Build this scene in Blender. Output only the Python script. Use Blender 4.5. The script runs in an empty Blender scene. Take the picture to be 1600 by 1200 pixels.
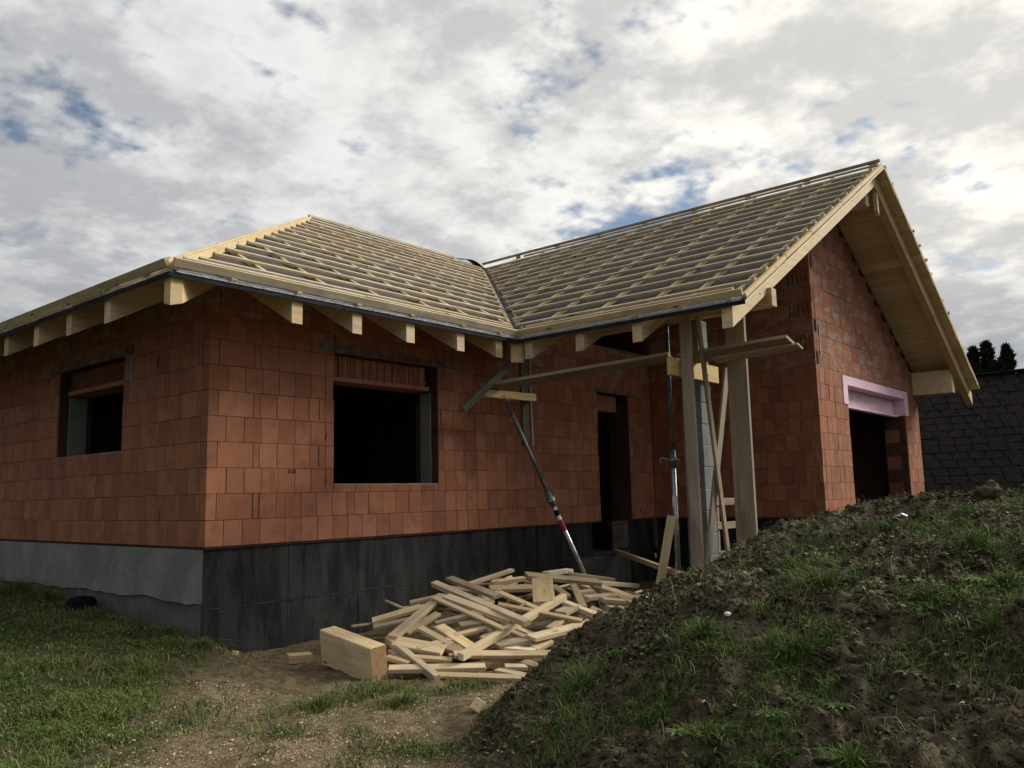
import bpy, math, random
import numpy as np
from mathutils import Vector, Matrix

rnd = random.Random(7)
scene = bpy.context.scene
COL = scene.collection

# ------------------------------------------------------------------ camera
CAM = Vector((-4.2236, -7.3537, 0.4255))
YAW, PITCH, ROLL, FPX = 0.87257, 0.13206, -0.02257, 1306.8
fw = Vector((math.sin(YAW)*math.cos(PITCH), math.cos(YAW)*math.cos(PITCH), math.sin(PITCH)))
rt0 = Vector((math.cos(YAW), -math.sin(YAW), 0)); up0 = rt0.cross(fw)
rt = rt0*math.cos(ROLL)+up0*math.sin(ROLL); up = up0*math.cos(ROLL)-rt0*math.sin(ROLL)
cam_d = bpy.data.cameras.new('camera'); cam = bpy.data.objects.new('camera', cam_d); COL.objects.link(cam)
M = Matrix((rt, up, -fw)).transposed().to_4x4(); M.translation = CAM
cam.matrix_world = M
cam_d.sensor_width = 36; cam_d.lens = FPX/1600*36; cam_d.clip_start = .05; cam_d.clip_end = 3000
scene.camera = cam

# ------------------------------------------------------------------ light
SUN_DIR = Vector((0.78, -0.42, 0.50)).normalized()       # towards the sun, veiled by cloud
SUN_ELEV = math.asin(SUN_DIR.z); SUN_AZ = math.atan2(SUN_DIR.x, SUN_DIR.y)
SKY_GAIN = 0.85
scene.cycles.max_bounces = 5; scene.cycles.diffuse_bounces = 3; scene.cycles.glossy_bounces = 2; scene.cycles.use_adaptive_sampling = True; scene.cycles.adaptive_threshold = .02; scene.cycles.use_denoising = True
vs = scene.view_settings
vs.view_transform = 'Standard'; vs.look = 'None'; vs.gamma = 1; vs.exposure = 0.42; vs.use_curve_mapping = False

sun_d = bpy.data.lights.new('sun', 'SUN'); sun_d.energy = 3.0; sun_d.angle = math.radians(18); sun_d.color = (1, .93, .82)
sun = bpy.data.objects.new('sun', sun_d); COL.objects.link(sun)
sun.rotation_euler = SUN_DIR.to_track_quat('Z', 'Y').to_euler()

class NT:
    def __init__(s, nt): s.nt = nt; s.n = nt.nodes; s.l = nt.links
    def node(s, t, **k):
        n = s.n.new(t)
        for a, v in k.items(): setattr(n, a, v)
        return n
    def put(s, sock, v):
        if isinstance(v, bpy.types.NodeSocket): s.l.new(v, sock)
        else: sock.default_value = v
    def math(s, op, a, b=0.0, c=0.0, clamp=False):
        n = s.node('ShaderNodeMath', operation=op, use_clamp=clamp)
        s.put(n.inputs[0], a); s.put(n.inputs[1], b); s.put(n.inputs[2], c); return n.outputs[0]
    def vmath(s, op, a, b=None, scale=None):
        n = s.node('ShaderNodeVectorMath', operation=op); s.put(n.inputs[0], a)
        if b is not None: s.put(n.inputs[1], b)
        if scale is not None: s.put(n.inputs['Scale'], scale)
        return n.outputs['Value'] if op in ('DOT_PRODUCT', 'LENGTH') else n.outputs['Vector']
    def mapr(s, v, a, b, c=0.0, d=1.0, smooth=True):
        n = s.node('ShaderNodeMapRange'); n.interpolation_type = 'SMOOTHSTEP' if smooth else 'LINEAR'
        s.put(n.inputs['Value'], v); s.put(n.inputs['From Min'], a); s.put(n.inputs['From Max'], b)
        s.put(n.inputs['To Min'], c); s.put(n.inputs['To Max'], d); return n.outputs['Result']
    def noise(s, vec, scale, detail=4, rough=.5, dist=0.0, color=False):
        n = s.node('ShaderNodeTexNoise')
        if vec is not None: s.l.new(vec, n.inputs['Vector'])
        s.put(n.inputs['Scale'], scale); s.put(n.inputs['Detail'], detail); s.put(n.inputs['Roughness'], rough); s.put(n.inputs['Distortion'], dist)
        return n.outputs['Color' if color else 'Fac']
    def noise2(s, vec, scale, detail=4, rough=.5):
        n = s.node('ShaderNodeTexNoise', noise_dimensions='2D'); s.l.new(vec, n.inputs['Vector'])
        s.put(n.inputs['Scale'], scale); s.put(n.inputs['Detail'], detail); s.put(n.inputs['Roughness'], rough); return n.outputs['Fac']
    def mix(s, f, a, b, mode='MIX'):
        n = s.node('ShaderNodeMix', data_type='RGBA', blend_type=mode); n.clamp_factor = True
        s.put(n.inputs[0], f)
        for i, v in ((6, a), (7, b)):
            if isinstance(v, tuple) and len(v) == 3: v = v+(1,)
            s.put(n.inputs[i], v)
        return n.outputs[2]
    def comb(s, x, y, z):
        n = s.node('ShaderNodeCombineXYZ'); s.put(n.inputs[0], x); s.put(n.inputs[1], y); s.put(n.inputs[2], z); return n.outputs[0]
    def sep(s, v):
        n = s.node('ShaderNodeSeparateXYZ'); s.l.new(v, n.inputs[0]); return n.outputs
    def ramp(s, f, stops):
        n = s.node('ShaderNodeValToRGB'); s.put(n.inputs[0], f); e = n.color_ramp.elements
        while len(e) < len(stops): e.new(.5)
        for el, (p, c) in zip(e, stops): el.position = p; el.color = tuple(c)+(1,)
        return n.outputs[0]

world = bpy.data.worlds.new('World'); scene.world = world; world.use_nodes = True
W = NT(world.node_tree); W.n.clear()
wout = W.node('ShaderNodeOutputWorld'); bg = W.node('ShaderNodeBackground'); W.l.new(bg.outputs[0], wout.inputs[0])
sky = W.node('ShaderNodeTexSky', sky_type='NISHITA'); sky.sun_disc = False; sky.sun_elevation = SUN_ELEV; sky.sun_rotation = SUN_AZ
skyc = W.vmath('SCALE', sky.outputs[0], scale=0.085)
tc = W.node('ShaderNodeTexCoord'); dirv = W.vmath('NORMALIZE', tc.outputs['Generated'])
dx, dy, dz = W.sep(dirv)[0:3]
zc = W.math('ADD', W.math('MAXIMUM', dz, 0.0), 0.22)
plan = W.comb(W.math('DIVIDE', dx, zc), W.math('DIVIDE', dy, zc), 0.0)        # a flat cloud deck overhead
big = W.noise2(W.vmath('ADD', plan, (11.1, -8.7, 0)), 1.1, 2, .55)
det = W.noise2(W.vmath('ADD', plan, (0.3, -5.1, 0)), 4.2, 5, .62)
fine = W.noise2(W.vmath('ADD', plan, (6.3, 7.1, 0)), 11.0, 2, .6)
dens = W.math('ADD', W.math('MULTIPLY', big, .34), W.math('ADD', W.math('MULTIPLY', det, .46), W.math('MULTIPLY', fine, .24)))
cover = W.mapr(dens, .355, .49)
tone = W.math('ADD', W.math('MULTIPLY', W.noise2(W.vmath('ADD', plan, (3.7, -4.2, 0)), 1.5, 3, .6), .5), W.math('MULTIPLY', W.noise2(W.vmath('ADD', plan, (-2.7, 6.2, 0)), 6.5, 4, .62), .5))
thick = W.mapr(dens, .48, .66)
lit = W.mapr(tone, .405, .60)
sund = W.mapr(W.vmath('DOT_PRODUCT', dirv, tuple(SUN_DIR)), .15, 1.0)
ccol = W.mix(lit, (.46, .47, .49), (.74, .74, .735))
ccol = W.mix(W.math('MULTIPLY', thick, .30), ccol, (.42, .42, .43))
away = W.mapr(W.vmath('DOT_PRODUCT', dirv, tuple(SUN_DIR)), -.85, .35, .36, 1.0)
ccol = W.vmath('SCALE', ccol, scale=away)
ccol = W.mix(1.0, ccol, W.mix(sund, (1, 1, 1), (1.40, 1.35, 1.23)), 'MULTIPLY')
hor = W.mapr(dz, 0.03, .30, 1.0, 0.0)
ccol = W.mix(W.math('MULTIPLY', hor, .88), ccol, (.17, .20, .25))
col = W.mix(cover, skyc, ccol)
gnd = W.mapr(dz, -.03, .0)
col = W.mix(gnd, (.06, .06, .05), col)
W.l.new(col, bg.inputs[0]); bg.inputs[1].default_value = SKY_GAIN
world.cycles.sampling_method = 'MANUAL'; world.cycles.sample_map_resolution = 512

# ------------------------------------------------------------------ materials
MAT = {}
def new_mat(name, rough=.8, spec=.3):
    m = bpy.data.materials.new(name); m.use_nodes = True; t = NT(m.node_tree)
    b = m.node_tree.nodes['Principled BSDF']; b.inputs['Roughness'].default_value = rough
    b.inputs['Specular IOR Level'].default_value = spec; MAT[name] = m
    return t, b
def bump(t, b, h, strength=.4, dist=.01):
    n = t.node('ShaderNodeBump'); n.inputs['Strength'].default_value = strength; n.inputs['Distance'].default_value = dist
    t.l.new(h, n.inputs['Height']); t.l.new(n.outputs[0], b.inputs['Normal'])
def obj_coord(t, jitter=13.0):
    tc = t.node('ShaderNodeTexCoord'); oi = t.node('ShaderNodeObjectInfo')
    off = t.comb(t.math('MULTIPLY', oi.outputs['Random'], jitter), t.math('MULTIPLY', oi.outputs['Random'], jitter*2.7), t.math('MULTIPLY', oi.outputs['Random'], jitter*.6))
    return t.vmath('ADD', tc.outputs['Object'], off), oi.outputs['Random'], tc.outputs['Object']

def wood(name, light, dark, aged=.25, knots=True, rough=.75, tint=.16):
    t, b = new_mat(name, rough, .25)
    v, r, _ = obj_coord(t)
    gv = t.vmath('MULTIPLY', v, (1.6, 26, 26)); g1 = t.noise(gv, 1.0, 5, .6, .6)
    g2 = t.noise(t.vmath('MULTIPLY', v, (.8, 7, 7)), 1.0, 3, .5, 1.0)
    c = t.mix(t.mapr(g1, .35, .7), light, dark)
    c = t.mix(t.math('MULTIPLY', t.mapr(g2, .5, .75), .45), c, tuple(.7*x for x in dark))
    if knots:
        k = t.node('ShaderNodeTexVoronoi'); t.l.new(t.vmath('MULTIPLY', v, (2.2, 9, 9)), k.inputs['Vector']); k.inputs['Scale'].default_value = 1.0
        c = t.mix(t.mapr(k.outputs['Distance'], .13, .06), c, (.16, .08, .035))
    st = t.noise(v, 2.3, 4, .6, .2)
    c = t.mix(t.math('MULTIPLY', t.mapr(st, .48, .72), aged), c, (.20, .165, .12))
    hsv = t.node('ShaderNodeHueSaturation'); t.l.new(c, hsv.inputs['Color'])
    t.put(hsv.inputs['Value'], t.math('ADD', t.math('MULTIPLY', r, 2*tint), 1-tint))
    t.put(hsv.inputs['Saturation'], t.math('ADD', t.math('MULTIPLY', t.math('FRACT', t.math('MULTIPLY', r, 7.3)), .35), .78))
    t.l.new(hsv.outputs[0], b.inputs['Base Color']); bump(t, b, g1, .35, .003)
wood('spruce', (.56, .43, .255), (.46, .33, .175), .22)
wood('spruce_bright', (.62, .49, .28), (.52, .39, .20), .15)
wood('offcut', (.60, .475, .30), (.46, .345, .20), .45, tint=.34)
wood('batten_wood', (.60, .50, .335), (.46, .365, .23), .45)
wood('soffit', (.68, .54, .32), (.58, .44, .24), .12)
wood('weathered', (.33, .265, .18), (.20, .152, .098), .6)
wood('post_wood', (.27, .205, .13), (.19, .14, .085), .5)
wood('old_board', (.17, .14, .105), (.11, .088, .065), .6)
wood('dark_board', (.10, .075, .055), (.055, .042, .032), .5)
wood('yellow_board', (.55, .40, .13), (.46, .32, .09), .2)
wood('endgrain', (.50, .30, .13), (.40, .22, .09), .2)

def brick_mat(name, smear):
    t, b = new_mat(name, .9, .15)
    v, r, _ = obj_coord(t); ge = t.node('ShaderNodeNewGeometry')
    rr = t.math('FRACT', t.math('ADD', t.math('MULTIPLY', r, 3.17), t.math('MULTIPLY', ge.outputs['Random Per Island'], 1.0)))
    pos = ge.outputs['Position']
    pv = t.vmath('ADD', pos, t.comb(t.math('MULTIPLY', rr, 9), t.math('MULTIPLY', rr, 23), t.math('MULTIPLY', rr, 5)))
    c = t.ramp(rr, [(0, (.280, .110, .062)), (.25, (.335, .138, .077)), (.5, (.372, .162, .093)), (.75, (.330, .148, .091)), (1, (.258, .108, .069))])
    n1 = t.noise(pv, 5, 5, .6, .3)
    c = t.mix(t.math('MULTIPLY', t.mapr(n1, .42, .70), .6), c, (.185, .080, .055))
    n2 = t.noise(t.vmath('MULTIPLY', pv, (9, 9, 2.2)), 1.0, 4, .6)
    bl = t.math('MULTIPLY', t.mapr(n2, .56, .74), t.mapr(t.math('FRACT', t.math('MULTIPLY', rr, 5.7)), .55, .95))
    c = t.mix(t.math('MULTIPLY', bl, .5), c, (.44, .30, .215))
    x, y, z = t.sep(pos)[0:3]
    if smear:
        zz = t.mapr(z, 2.18, 2.3, 0, 1)
        mo = t.noise(t.vmath('MULTIPLY', pos, (3.4, 3.4, 7.0)), 1.0, 6, .65, .6)
        c = t.mix(t.math('MULTIPLY', t.mapr(mo, .51, .61), t.math('MULTIPLY', zz, .85)), c, (.29, .265, .23))
    t.l.new(c, b.inputs['Base Color'])
    rib = t.math('SINE', t.math('MULTIPLY', t.math('ADD', x, y), 2*math.pi/.016))
    g = t.noise(pos, 60, 3, .6)
    h = t.math('ADD', t.math('MULTIPLY', rib, .25), g)
    bump(t, b, h, .6, .005)
brick_mat('brick', True)
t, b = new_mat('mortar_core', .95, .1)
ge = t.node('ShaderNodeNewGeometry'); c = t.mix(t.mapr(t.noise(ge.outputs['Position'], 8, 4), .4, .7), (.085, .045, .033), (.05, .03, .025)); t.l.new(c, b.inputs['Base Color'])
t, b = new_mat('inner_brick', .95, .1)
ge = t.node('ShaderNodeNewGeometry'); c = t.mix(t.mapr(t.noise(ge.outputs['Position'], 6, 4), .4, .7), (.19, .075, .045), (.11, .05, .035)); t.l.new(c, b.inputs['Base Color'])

def mottled(name, a, c2, scale=4, rough=.85, spec=.2, stretch=(1, 1, 1), bstr=.3, bdist=.006, lo=.4, hi=.65):
    t, b = new_mat(name, rough, spec); ge = t.node('ShaderNodeNewGeometry')
    p = t.vmath('MULTIPLY', ge.outputs['Position'], stretch)
    n = t.noise(p, scale, 7, .62, .4); n2 = t.noise(p, scale*7, 4, .6)
    f = t.math('ADD', t.math('MULTIPLY', n, .75), t.math('MULTIPLY', n2, .25))
    t.l.new(t.mix(t.mapr(f, lo, hi), a, c2), b.inputs['Base Color']); bump(t, b, n2, bstr, bdist)
mottled('plaster', (.17, .175, .162), (.25, .255, .238), 2.2, .85, .2, (1, 1, 1), .4, .006)
mottled('reveal_plaster', (.16, .17, .155), (.22, .23, .21), 3)
mottled('concrete', (.17, .165, .15), (.27, .26, .24), 3)
mottled('concrete_dark', (.055, .056, .053), (.09, .09, .085), 3)
mottled('plinth_lower', (.085, .086, .08), (.14, .14, .13), 3)
mottled('lintel', (.10, .062, .048), (.20, .165, .14), 5, lo=.42, hi=.6)
mottled('bitumen', (.012, .0125, .013), (.040, .0415, .0415), 2.4, .8, .15, (2.4, 2.4, .5), .3, .005)
mottled('seam', (.035, .037, .038), (.13, .135, .135), 5)
mottled('block_grey', (.13, .14, .138), (.20, .21, .205), 4)
mottled('block_mortar', (.24, .24, .225), (.31, .31, .295), 9)
mottled('mortar_drip', (.22, .20, .17), (.34, .31, .27), 30)
mottled('foil', (.62, .62, .60), (.75, .75, .72), 9, .35, .5)
mottled('membrane', (.048, .048, .049), (.080, .080, .081), 3, .75, .12)
mottled('membrane_silver', (.22, .23, .25), (.42, .44, .47), 14, .35, .5, (1, 1, 1), .8, .02)
mottled('drip_metal', (.014, .017, .024), (.026, .030, .040), 6, .8, .08)
mottled('black_sheet', (.010, .010, .011), (.018, .018, .02), 5, .5, .4)
mottled('pink_foam', (.70, .50, .60), (.78, .58, .67), 5, .8, .2, bstr=.15)
mottled('slate', (.0095, .0078, .0072), (.021, .0172, .0158), 5, .75, .12, (1, 1, 1), .4, .004)
mottled('slate_under', (.002, .002, .002), (.004, .004, .004), 4)
mottled('house_render', (.30, .29, .26), (.36, .35, .32), 3)
mottled('bark', (.07, .05, .035), (.11, .08, .055), 12)
mottled('plastic_black', (.006, .0065, .008), (.011, .012, .014), 8, .85, .06)
mottled('red_paint', (.33, .03, .03), (.45, .05, .04), 12, .5)
def metal(name, a, c2, rough=.42, met=.85, scale=18):
    t, b = new_mat(name, rough, .5); ge = t.node('ShaderNodeNewGeometry')
    n = t.noise(ge.outputs['Position'], scale, 5, .6); t.l.new(t.mix(t.mapr(n, .4, .65), a, c2), b.inputs['Base Color'])
    b.inputs['Metallic'].default_value = met; t.put(b.inputs['Roughness'], t.mapr(n, .3, .7, rough-.08, rough+.15))
metal('galvanised', (.30, .32, .33), (.45, .47, .48))
metal('galv_dark', (.09, .105, .115), (.20, .22, .225), .5, .7)
metal('bare_steel', (.50, .51, .52), (.64, .65, .66), .36, .9)

def leaf_mat(name, a, c2, tip, trans=.25):
    t, b = new_mat(name, .75, .12); ge = t.node('ShaderNodeNewGeometry')
    c = t.ramp(ge.outputs['Random Per Island'], [(0, a), (.6, c2), (.9, tip), (1, tuple(x*1.1 for x in tip))])
    pn = t.noise(ge.outputs['Position'], 1.1, 4, .6); c = t.mix(t.math('MULTIPLY', t.mapr(pn, .4, .7), .45), c, tuple(.6*x for x in a))
    t.l.new(c, b.inputs['Base Color'])
leaf_mat('grass_blade', (.062, .110, .026), (.115, .168, .043), (.25, .23, .10))
leaf_mat('mound_grass', (.048, .108, .020), (.098, .172, .038), (.24, .23, .09))
leaf_mat('weed_leaf', (.055, .110, .028), (.105, .175, .050), (.19, .25, .095))
leaf_mat('conifer_leaf', (.010, .017, .009), (.018, .027, .013), (.03, .04, .02))
leaf_mat('chip', (.40, .30, .17), (.55, .43, .25), (.70, .60, .42))
leaf_mat('dry_stem', (.20, .16, .09), (.30, .24, .14), (.42, .36, .24))

t, b = new_mat('soil', .95, .1)
ge = t.node('ShaderNodeNewGeometry'); P = ge.outputs['Position']
a_g = t.node('ShaderNodeAttribute', attribute_name='grass').outputs['Fac']
a_c = t.node('ShaderNodeAttribute', attribute_name='chips').outputs['Fac']
a_m = t.node('ShaderNodeAttribute', attribute_name='mound').outputs['Fac']
n1 = t.noise(P, 2.2, 4, .62, .3); n2 = t.noise(P, 14, 5, .68, .2); n3 = t.noise(P, 70, 2, .65)
path = t.mix(t.mapr(n2, .35, .68), (.098, .075, .043), (.205, .163, .100))
dark = t.mix(t.mapr(n2, .33, .68), (.032, .0265, .017), (.125, .102, .067))
dark = t.mix(t.math('MULTIPLY', t.mapr(n1, .52, .68), .65), dark, (.20, .163, .104))
c = t.mix(a_m, path, dark)
c = t.mix(t.math('MULTIPLY', a_g, .85), c, t.mix(t.mapr(n2, .4, .6), (.035, .036, .016), (.062, .062, .028)))
vo = t.node('ShaderNodeTexVoronoi'); t.l.new(P, vo.inputs['Vector']); vo.inputs['Scale'].default_value = 95
spk = t.mapr(t.node('ShaderNodeSeparateColor').outputs[0], 0, 1)
sc_ = t.node('ShaderNodeSeparateColor'); t.l.new(vo.outputs['Color'], sc_.inputs[0])
thr = t.math('SUBTRACT', 1.0, t.math('MULTIPLY', a_c, .75))
spk = t.math('MULTIPLY', t.math('GREATER_THAN', sc_.outputs[0], thr), t.mapr(vo.outputs['Distance'], .55, .3))
c = t.mix(t.math('MULTIPLY', spk, .8), c, t.mix(sc_.outputs[1], (.36, .27, .15), (.58, .47, .29)))
t.l.new(c, b.inputs['Base Color'])
bump(t, b, t.math('ADD', t.math('MULTIPLY', n2, .6), t.math('MULTIPLY', n3, .4)), 1.0, .045)

# ------------------------------------------------------------------ helpers
def link(o, parent=None):
    COL.objects.link(o)
    if parent is not None: o.parent = parent
    return o
def tag(o, label=None, cat=None, group=None, kind=None):
    if label: o['label'] = label
    if cat: o['category'] = cat
    if group: o['group'] = group
    if kind: o['kind'] = kind
    return o
def empty(name, loc=(0, 0, 0)):
    o = bpy.data.objects.new(name, None); o.location = loc; o.empty_display_size = .1; return link(o)
def mesh_obj(name, verts, faces, mat, parent=None, smooth=False):
    me = bpy.data.meshes.new(name); me.from_pydata([tuple(v) for v in verts], [], faces); me.validate(); me.update()
    me.materials.append(MAT[mat])
    if smooth: me.shade_smooth()
    return link(bpy.data.objects.new(name, me), parent)
def np_mesh(name, V, F, mat, parent=None, smooth=False):
    """V (n,3); F list of (m,k) index arrays"""
    me = bpy.data.meshes.new(name); V = np.asarray(V, np.float32)
    me.vertices.add(len(V)); me.vertices.foreach_set('co', V.ravel())
    loops = np.concatenate([f.ravel() for f in F]).astype(np.int32)
    sizes = np.concatenate([np.full(len(f), f.shape[1]) for f in F]).astype(np.int32)
    me.loops.add(len(loops)); me.loops.foreach_set('vertex_index', loops)
    me.polygons.add(len(sizes)); me.polygons.foreach_set('loop_start', np.concatenate([[0], np.cumsum(sizes)[:-1]]).astype(np.int32))
    me.update(calc_edges=True); me.materials.append(MAT[mat])
    if smooth: me.shade_smooth()
    return link(bpy.data.objects.new(name, me), parent)

def box_data(l, w, h, ch):
    """chamfered box centred on the origin: vertices and faces"""
    a, b_, c = l/2, w/2, h/2; ch = min(ch, a*.45, b_*.45, c*.45)
    V = []; idx = {}
    for sx in (-1, 1):
        for sy in (-1, 1):
            for sz in (-1, 1):
                for ax in range(3):
                    p = [sx*a, sy*b_, sz*c]
                    for k, s in enumerate((sx, sy, sz)):
                        if k != ax: p[k] -= s*ch
                    idx[(sx, sy, sz, ax)] = len(V); V.append(tuple(p))
    F = []
    for ax in range(3):
        o1, o2 = [k for k in range(3) if k != ax]
        for s in (-1, 1):
            q = []
            for s1, s2 in ((-1, -1), (1, -1), (1, 1), (-1, 1)):
                t3 = [0, 0, 0]; t3[ax] = s; t3[o1] = s1; t3[o2] = s2; q.append(idx[(*t3, ax)])
            flip = (s > 0) ^ (ax == 1)
            F.append(q if flip else q[::-1])
    for ax in range(3):                       # edge chamfers along axis ax
        o1, o2 = [k for k in range(3) if k != ax]
        for s1 in (-1, 1):
            for s2 in (-1, 1):
                def key(sv, own):
                    t3 = [0, 0, 0]; t3[ax] = sv; t3[o1] = s1; t3[o2] = s2; return idx[(*t3, own)]
                F.append([key(-1, o1), key(1, o1), key(1, o2), key(-1, o2)])
    for sx in (-1, 1):
        for sy in (-1, 1):
            for sz in (-1, 1): F.append([idx[(sx, sy, sz, k)] for k in range(3)])
    return V, F
CACHE = {}
def fix_normals(me):
    import bmesh
    bm = bmesh.new(); bm.from_mesh(me); bmesh.ops.recalc_face_normals(bm, faces=bm.faces); bm.to_mesh(me); bm.free()
def box_mesh(l, w, h, mat, ch=.004):
    k = (round(l, 3), round(w, 3), round(h, 3), mat, ch)
    if k not in CACHE:
        V, F = box_data(*k[:3], ch); me = bpy.data.meshes.new('piece'); me.from_pydata(V, [], F); me.update(); fix_normals(me)
        me.materials.append(MAT[mat]); CACHE[k] = me
    return CACHE[k]
def frame(x, zup):
    x = Vector(x).normalized(); z = Vector(zup); z = (z-x*z.dot(x))
    if z.length < 1e-5: z = Vector((1, 0, 0))-x*x.x
    z.normalize(); y = z.cross(x); return Matrix((x, y, z)).transposed()
def bar(name, p0, p1, w, h, mat, parent=None, zup=(0, 0, 1), ch=.004, off=0.0):
    """straight piece from p0 to p1, width w, height h along zup; off lifts it along its own z"""
    p0, p1 = Vector(p0), Vector(p1); R = frame(p1-p0, zup)
    o = bpy.data.objects.new(name, box_mesh((p1-p0).length, w, h, mat, ch))
    mw = R.to_4x4(); mw.translation = (p0+p1)/2+R.col[2]*off; link(o, parent)
    o.matrix_world = mw if parent is None else mw
    if parent is not None: o.matrix_local = mw
    return o
def boxat(name, x0, x1, y0, y1, z0, z1, mat, parent=None, ch=.004):
    o = bpy.data.objects.new(name, box_mesh(x1-x0, y1-y0, z1-z0, mat, ch)); o.location = ((x0+x1)/2, (y0+y1)/2, (z0+z1)/2)
    if parent is not None and parent.type == 'MESH': o.location = o.location-parent.location
    return link(o, parent)
def prism(name, prof, axis, a0, a1, mat, parent=None):
    """extrude a polygon of (u,z) along axis 'X' (u=Y) or 'Y' (u=X)"""
    n = len(prof); V = []
    for a in (a0, a1):
        for u, z in prof: V.append((a, u, z) if axis == 'X' else (u, a, z))
    F = [list(range(n)), list(range(2*n-1, n-1, -1))]+[[i, (i+1) % n, n+(i+1) % n, n+i] for i in range(n)]
    o = mesh_obj(name, V, F, mat, parent); fix_normals(o.data); return o
def tube(name, pts, radii, mat, parent=None, seg=14, caps=True):
    V = []; F = []; pts = [Vector(p) for p in pts]; n = len(pts)
    prev = None
    for i, p in enumerate(pts):
        d = (pts[min(i+1, n-1)]-pts[max(i-1, 0)]).normalized()
        a = prev-d*prev.dot(d) if prev is not None else (Vector((0, 0, 1)).cross(d) if abs(d.z) < .9 else Vector((1, 0, 0)).cross(d))
        a.normalize(); prev = a; bb = d.cross(a)
        for k in range(seg):
            th = 2*math.pi*k/seg; V.append(p+(a*math.cos(th)+bb*math.sin(th))*radii[i])
    for i in range(n-1):
        for k in range(seg): F.append([i*seg+k, i*seg+(k+1) % seg, (i+1)*seg+(k+1) % seg, (i+1)*seg+k])
    if caps: F += [list(range(seg))[::-1], list(range((n-1)*seg, n*seg))]
    o = mesh_obj(name, V, F, mat, parent)
    for i, p in enumerate(o.data.polygons): p.use_smooth = len(p.vertices) == 4
    return o

# ------------------------------------------------------------------ terrain
def vnoise(x,y,seed=0):
    xi=np.floor(x).astype(np.int64); yi=np.floor(y).astype(np.int64); fx=x-xi; fy=y-yi
    fx=fx*fx*(3-2*fx); fy=fy*fy*(3-2*fy)
    def h(a,b):
        n=(a*374761393+b*668265263+seed*982451653)&0xFFFFFFFF
        n=((n^(n>>13))*1274126177)&0xFFFFFFFF
        n=n^(n>>16)
        return (n&0xFFFFFF)/float(0xFFFFFF)
    return (h(xi,yi)*(1-fx)+h(xi+1,yi)*fx)*(1-fy)+(h(xi,yi+1)*(1-fx)+h(xi+1,yi+1)*fx)*fy
def fbm(x,y,oct=4,seed=0,gain=.5):
    s=0;a=1;t=0
    for o in range(oct):
        s=s+a*vnoise(x*2**o+17.3*o,y*2**o-9.1*o,seed+o); t+=a; a*=gain
    return s/t*2-1
def sstep(a,b,x):
    t=np.clip((x-a)/(b-a),0,1); return t*t*(3-2*t)
TOE=np.array([(1.1,-2.75),(.55,-3.05),(.1,-3.3),(-.4,-3.62),(-.8,-4.0),(-1.15,-4.5),(-1.4,-5.1),(-1.5,-6.0),(-1.3,-7.0),(-.7,-8.2)])
def toe_dist(x,y):
    d=np.full(x.shape,1e9); sg=np.ones(x.shape)
    best=np.full(x.shape,1e9)
    P=np.vstack([TOE])
    for a,b in zip(P[:-1],P[1:]):
        ab=b-a; L2=ab@ab
        t=((x-a[0])*ab[0]+(y-a[1])*ab[1])/L2; tc=np.clip(t,0,1)
        dx=x-a[0]-tc*ab[0]; dy=y-a[1]-tc*ab[1]; dd=np.hypot(dx,dy)
        cr=ab[0]*(y-a[1])-ab[1]*(x-a[0])
        m=dd<best-1e-9; best=np.where(m,dd,best); sg=np.where(m,np.where(cr>0,1.,-1.),sg)
    return best*sg
def mound(x,y):
    d=toe_dist(x,y)
    dc=np.clip(d,0,None); h=(.35*(1-np.exp(-dc/.6))+1.09*(1-np.exp(-dc/2.3)))*sstep(-.05,.3,d)
    yb=np.interp(x,[0,.8,2,3.5,5,7,9],[-2.95,-3.0,-2.92,-2.85,-3.0,-3.3,-3.4])
    h=h*sstep(-.1,1.0,yb-y)*(.8+.2*sstep(0,2.0,yb-y))
    h=h*(1-.55*sstep(5.8,9.0,x))
    return h
def base(x,y):
    g=-1.03+0*x
    # lawn rising to the left / back beside the side wall
    lw=sstep(.4,-.12,x)
    g=g+lw*(.2+.064*np.clip(y,-1,6))*sstep(-2.6,.2,y)
    g=g-.08*sstep(-4,-7,y)*lw
    return g
def smooth_h(x,y): return base(x,y)+mound(x,y)

def rough_h(x, y):
    m = np.clip(mound(x, y)/.25, 0, 1)
    a = -.03+.15*fbm(x*1.6, y*1.6, 3, 3)+.085*fbm(x*4.1, y*4.1, 4, 11)
    ridg = 1-np.abs(fbm(x*6.5, y*6.5, 3, 23)); fine_ = .045*fbm(x*13, y*13, 4, 31)
    g = .022*fbm(x*2.1, y*2.1, 3, 5)+.026*fbm(x*7, y*7, 4, 41)
    return smooth_h(x, y)+m*(a+.105*(ridg-.75)+fine_)+(1-m)*g
def hz(x, y): return float(rough_h(np.array([float(x)]), np.array([float(y)]))[0])
def lawn_w(x, y):
    w = sstep(.38, -.12, x+.2*fbm(x*1.7, y*1.7, 3, 77))*sstep(-.95, .15, y-1.05*x+.75*fbm(x*1.5+5, y*1.5, 4, 78))*(1-.85*sstep(.12, .35, fbm(x*1.25-3, y*1.25+2, 3, 83))*sstep(1.2, -.6, y))
    patch = sstep(-.08, .22, fbm(x*1.5+3.3, y*1.5+8.1, 3, 91))*sstep(-4.3, -3.4, y)*sstep(-1.9, -3.0, y)*sstep(-1.5, -.6, x)*(1-sstep(.5, 1.1, x))
    return np.clip(np.maximum(w, patch*.95), 0, 1)*(1-sstep(-.1, .15, y)*sstep(-.12, .0, x))
gx = np.concatenate([[-900, -400, -200, -100, -50, -28, -16, -11, -8, -6, -5, -4.5, -4.2], np.arange(-4, 7.0, .024), [7.1, 7.25, 7.5, 7.8, 8.2, 8.8, 9.5, 10.5, 12, 14, 17, 22, 30, 45, 80, 160, 400, 900]])
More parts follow.
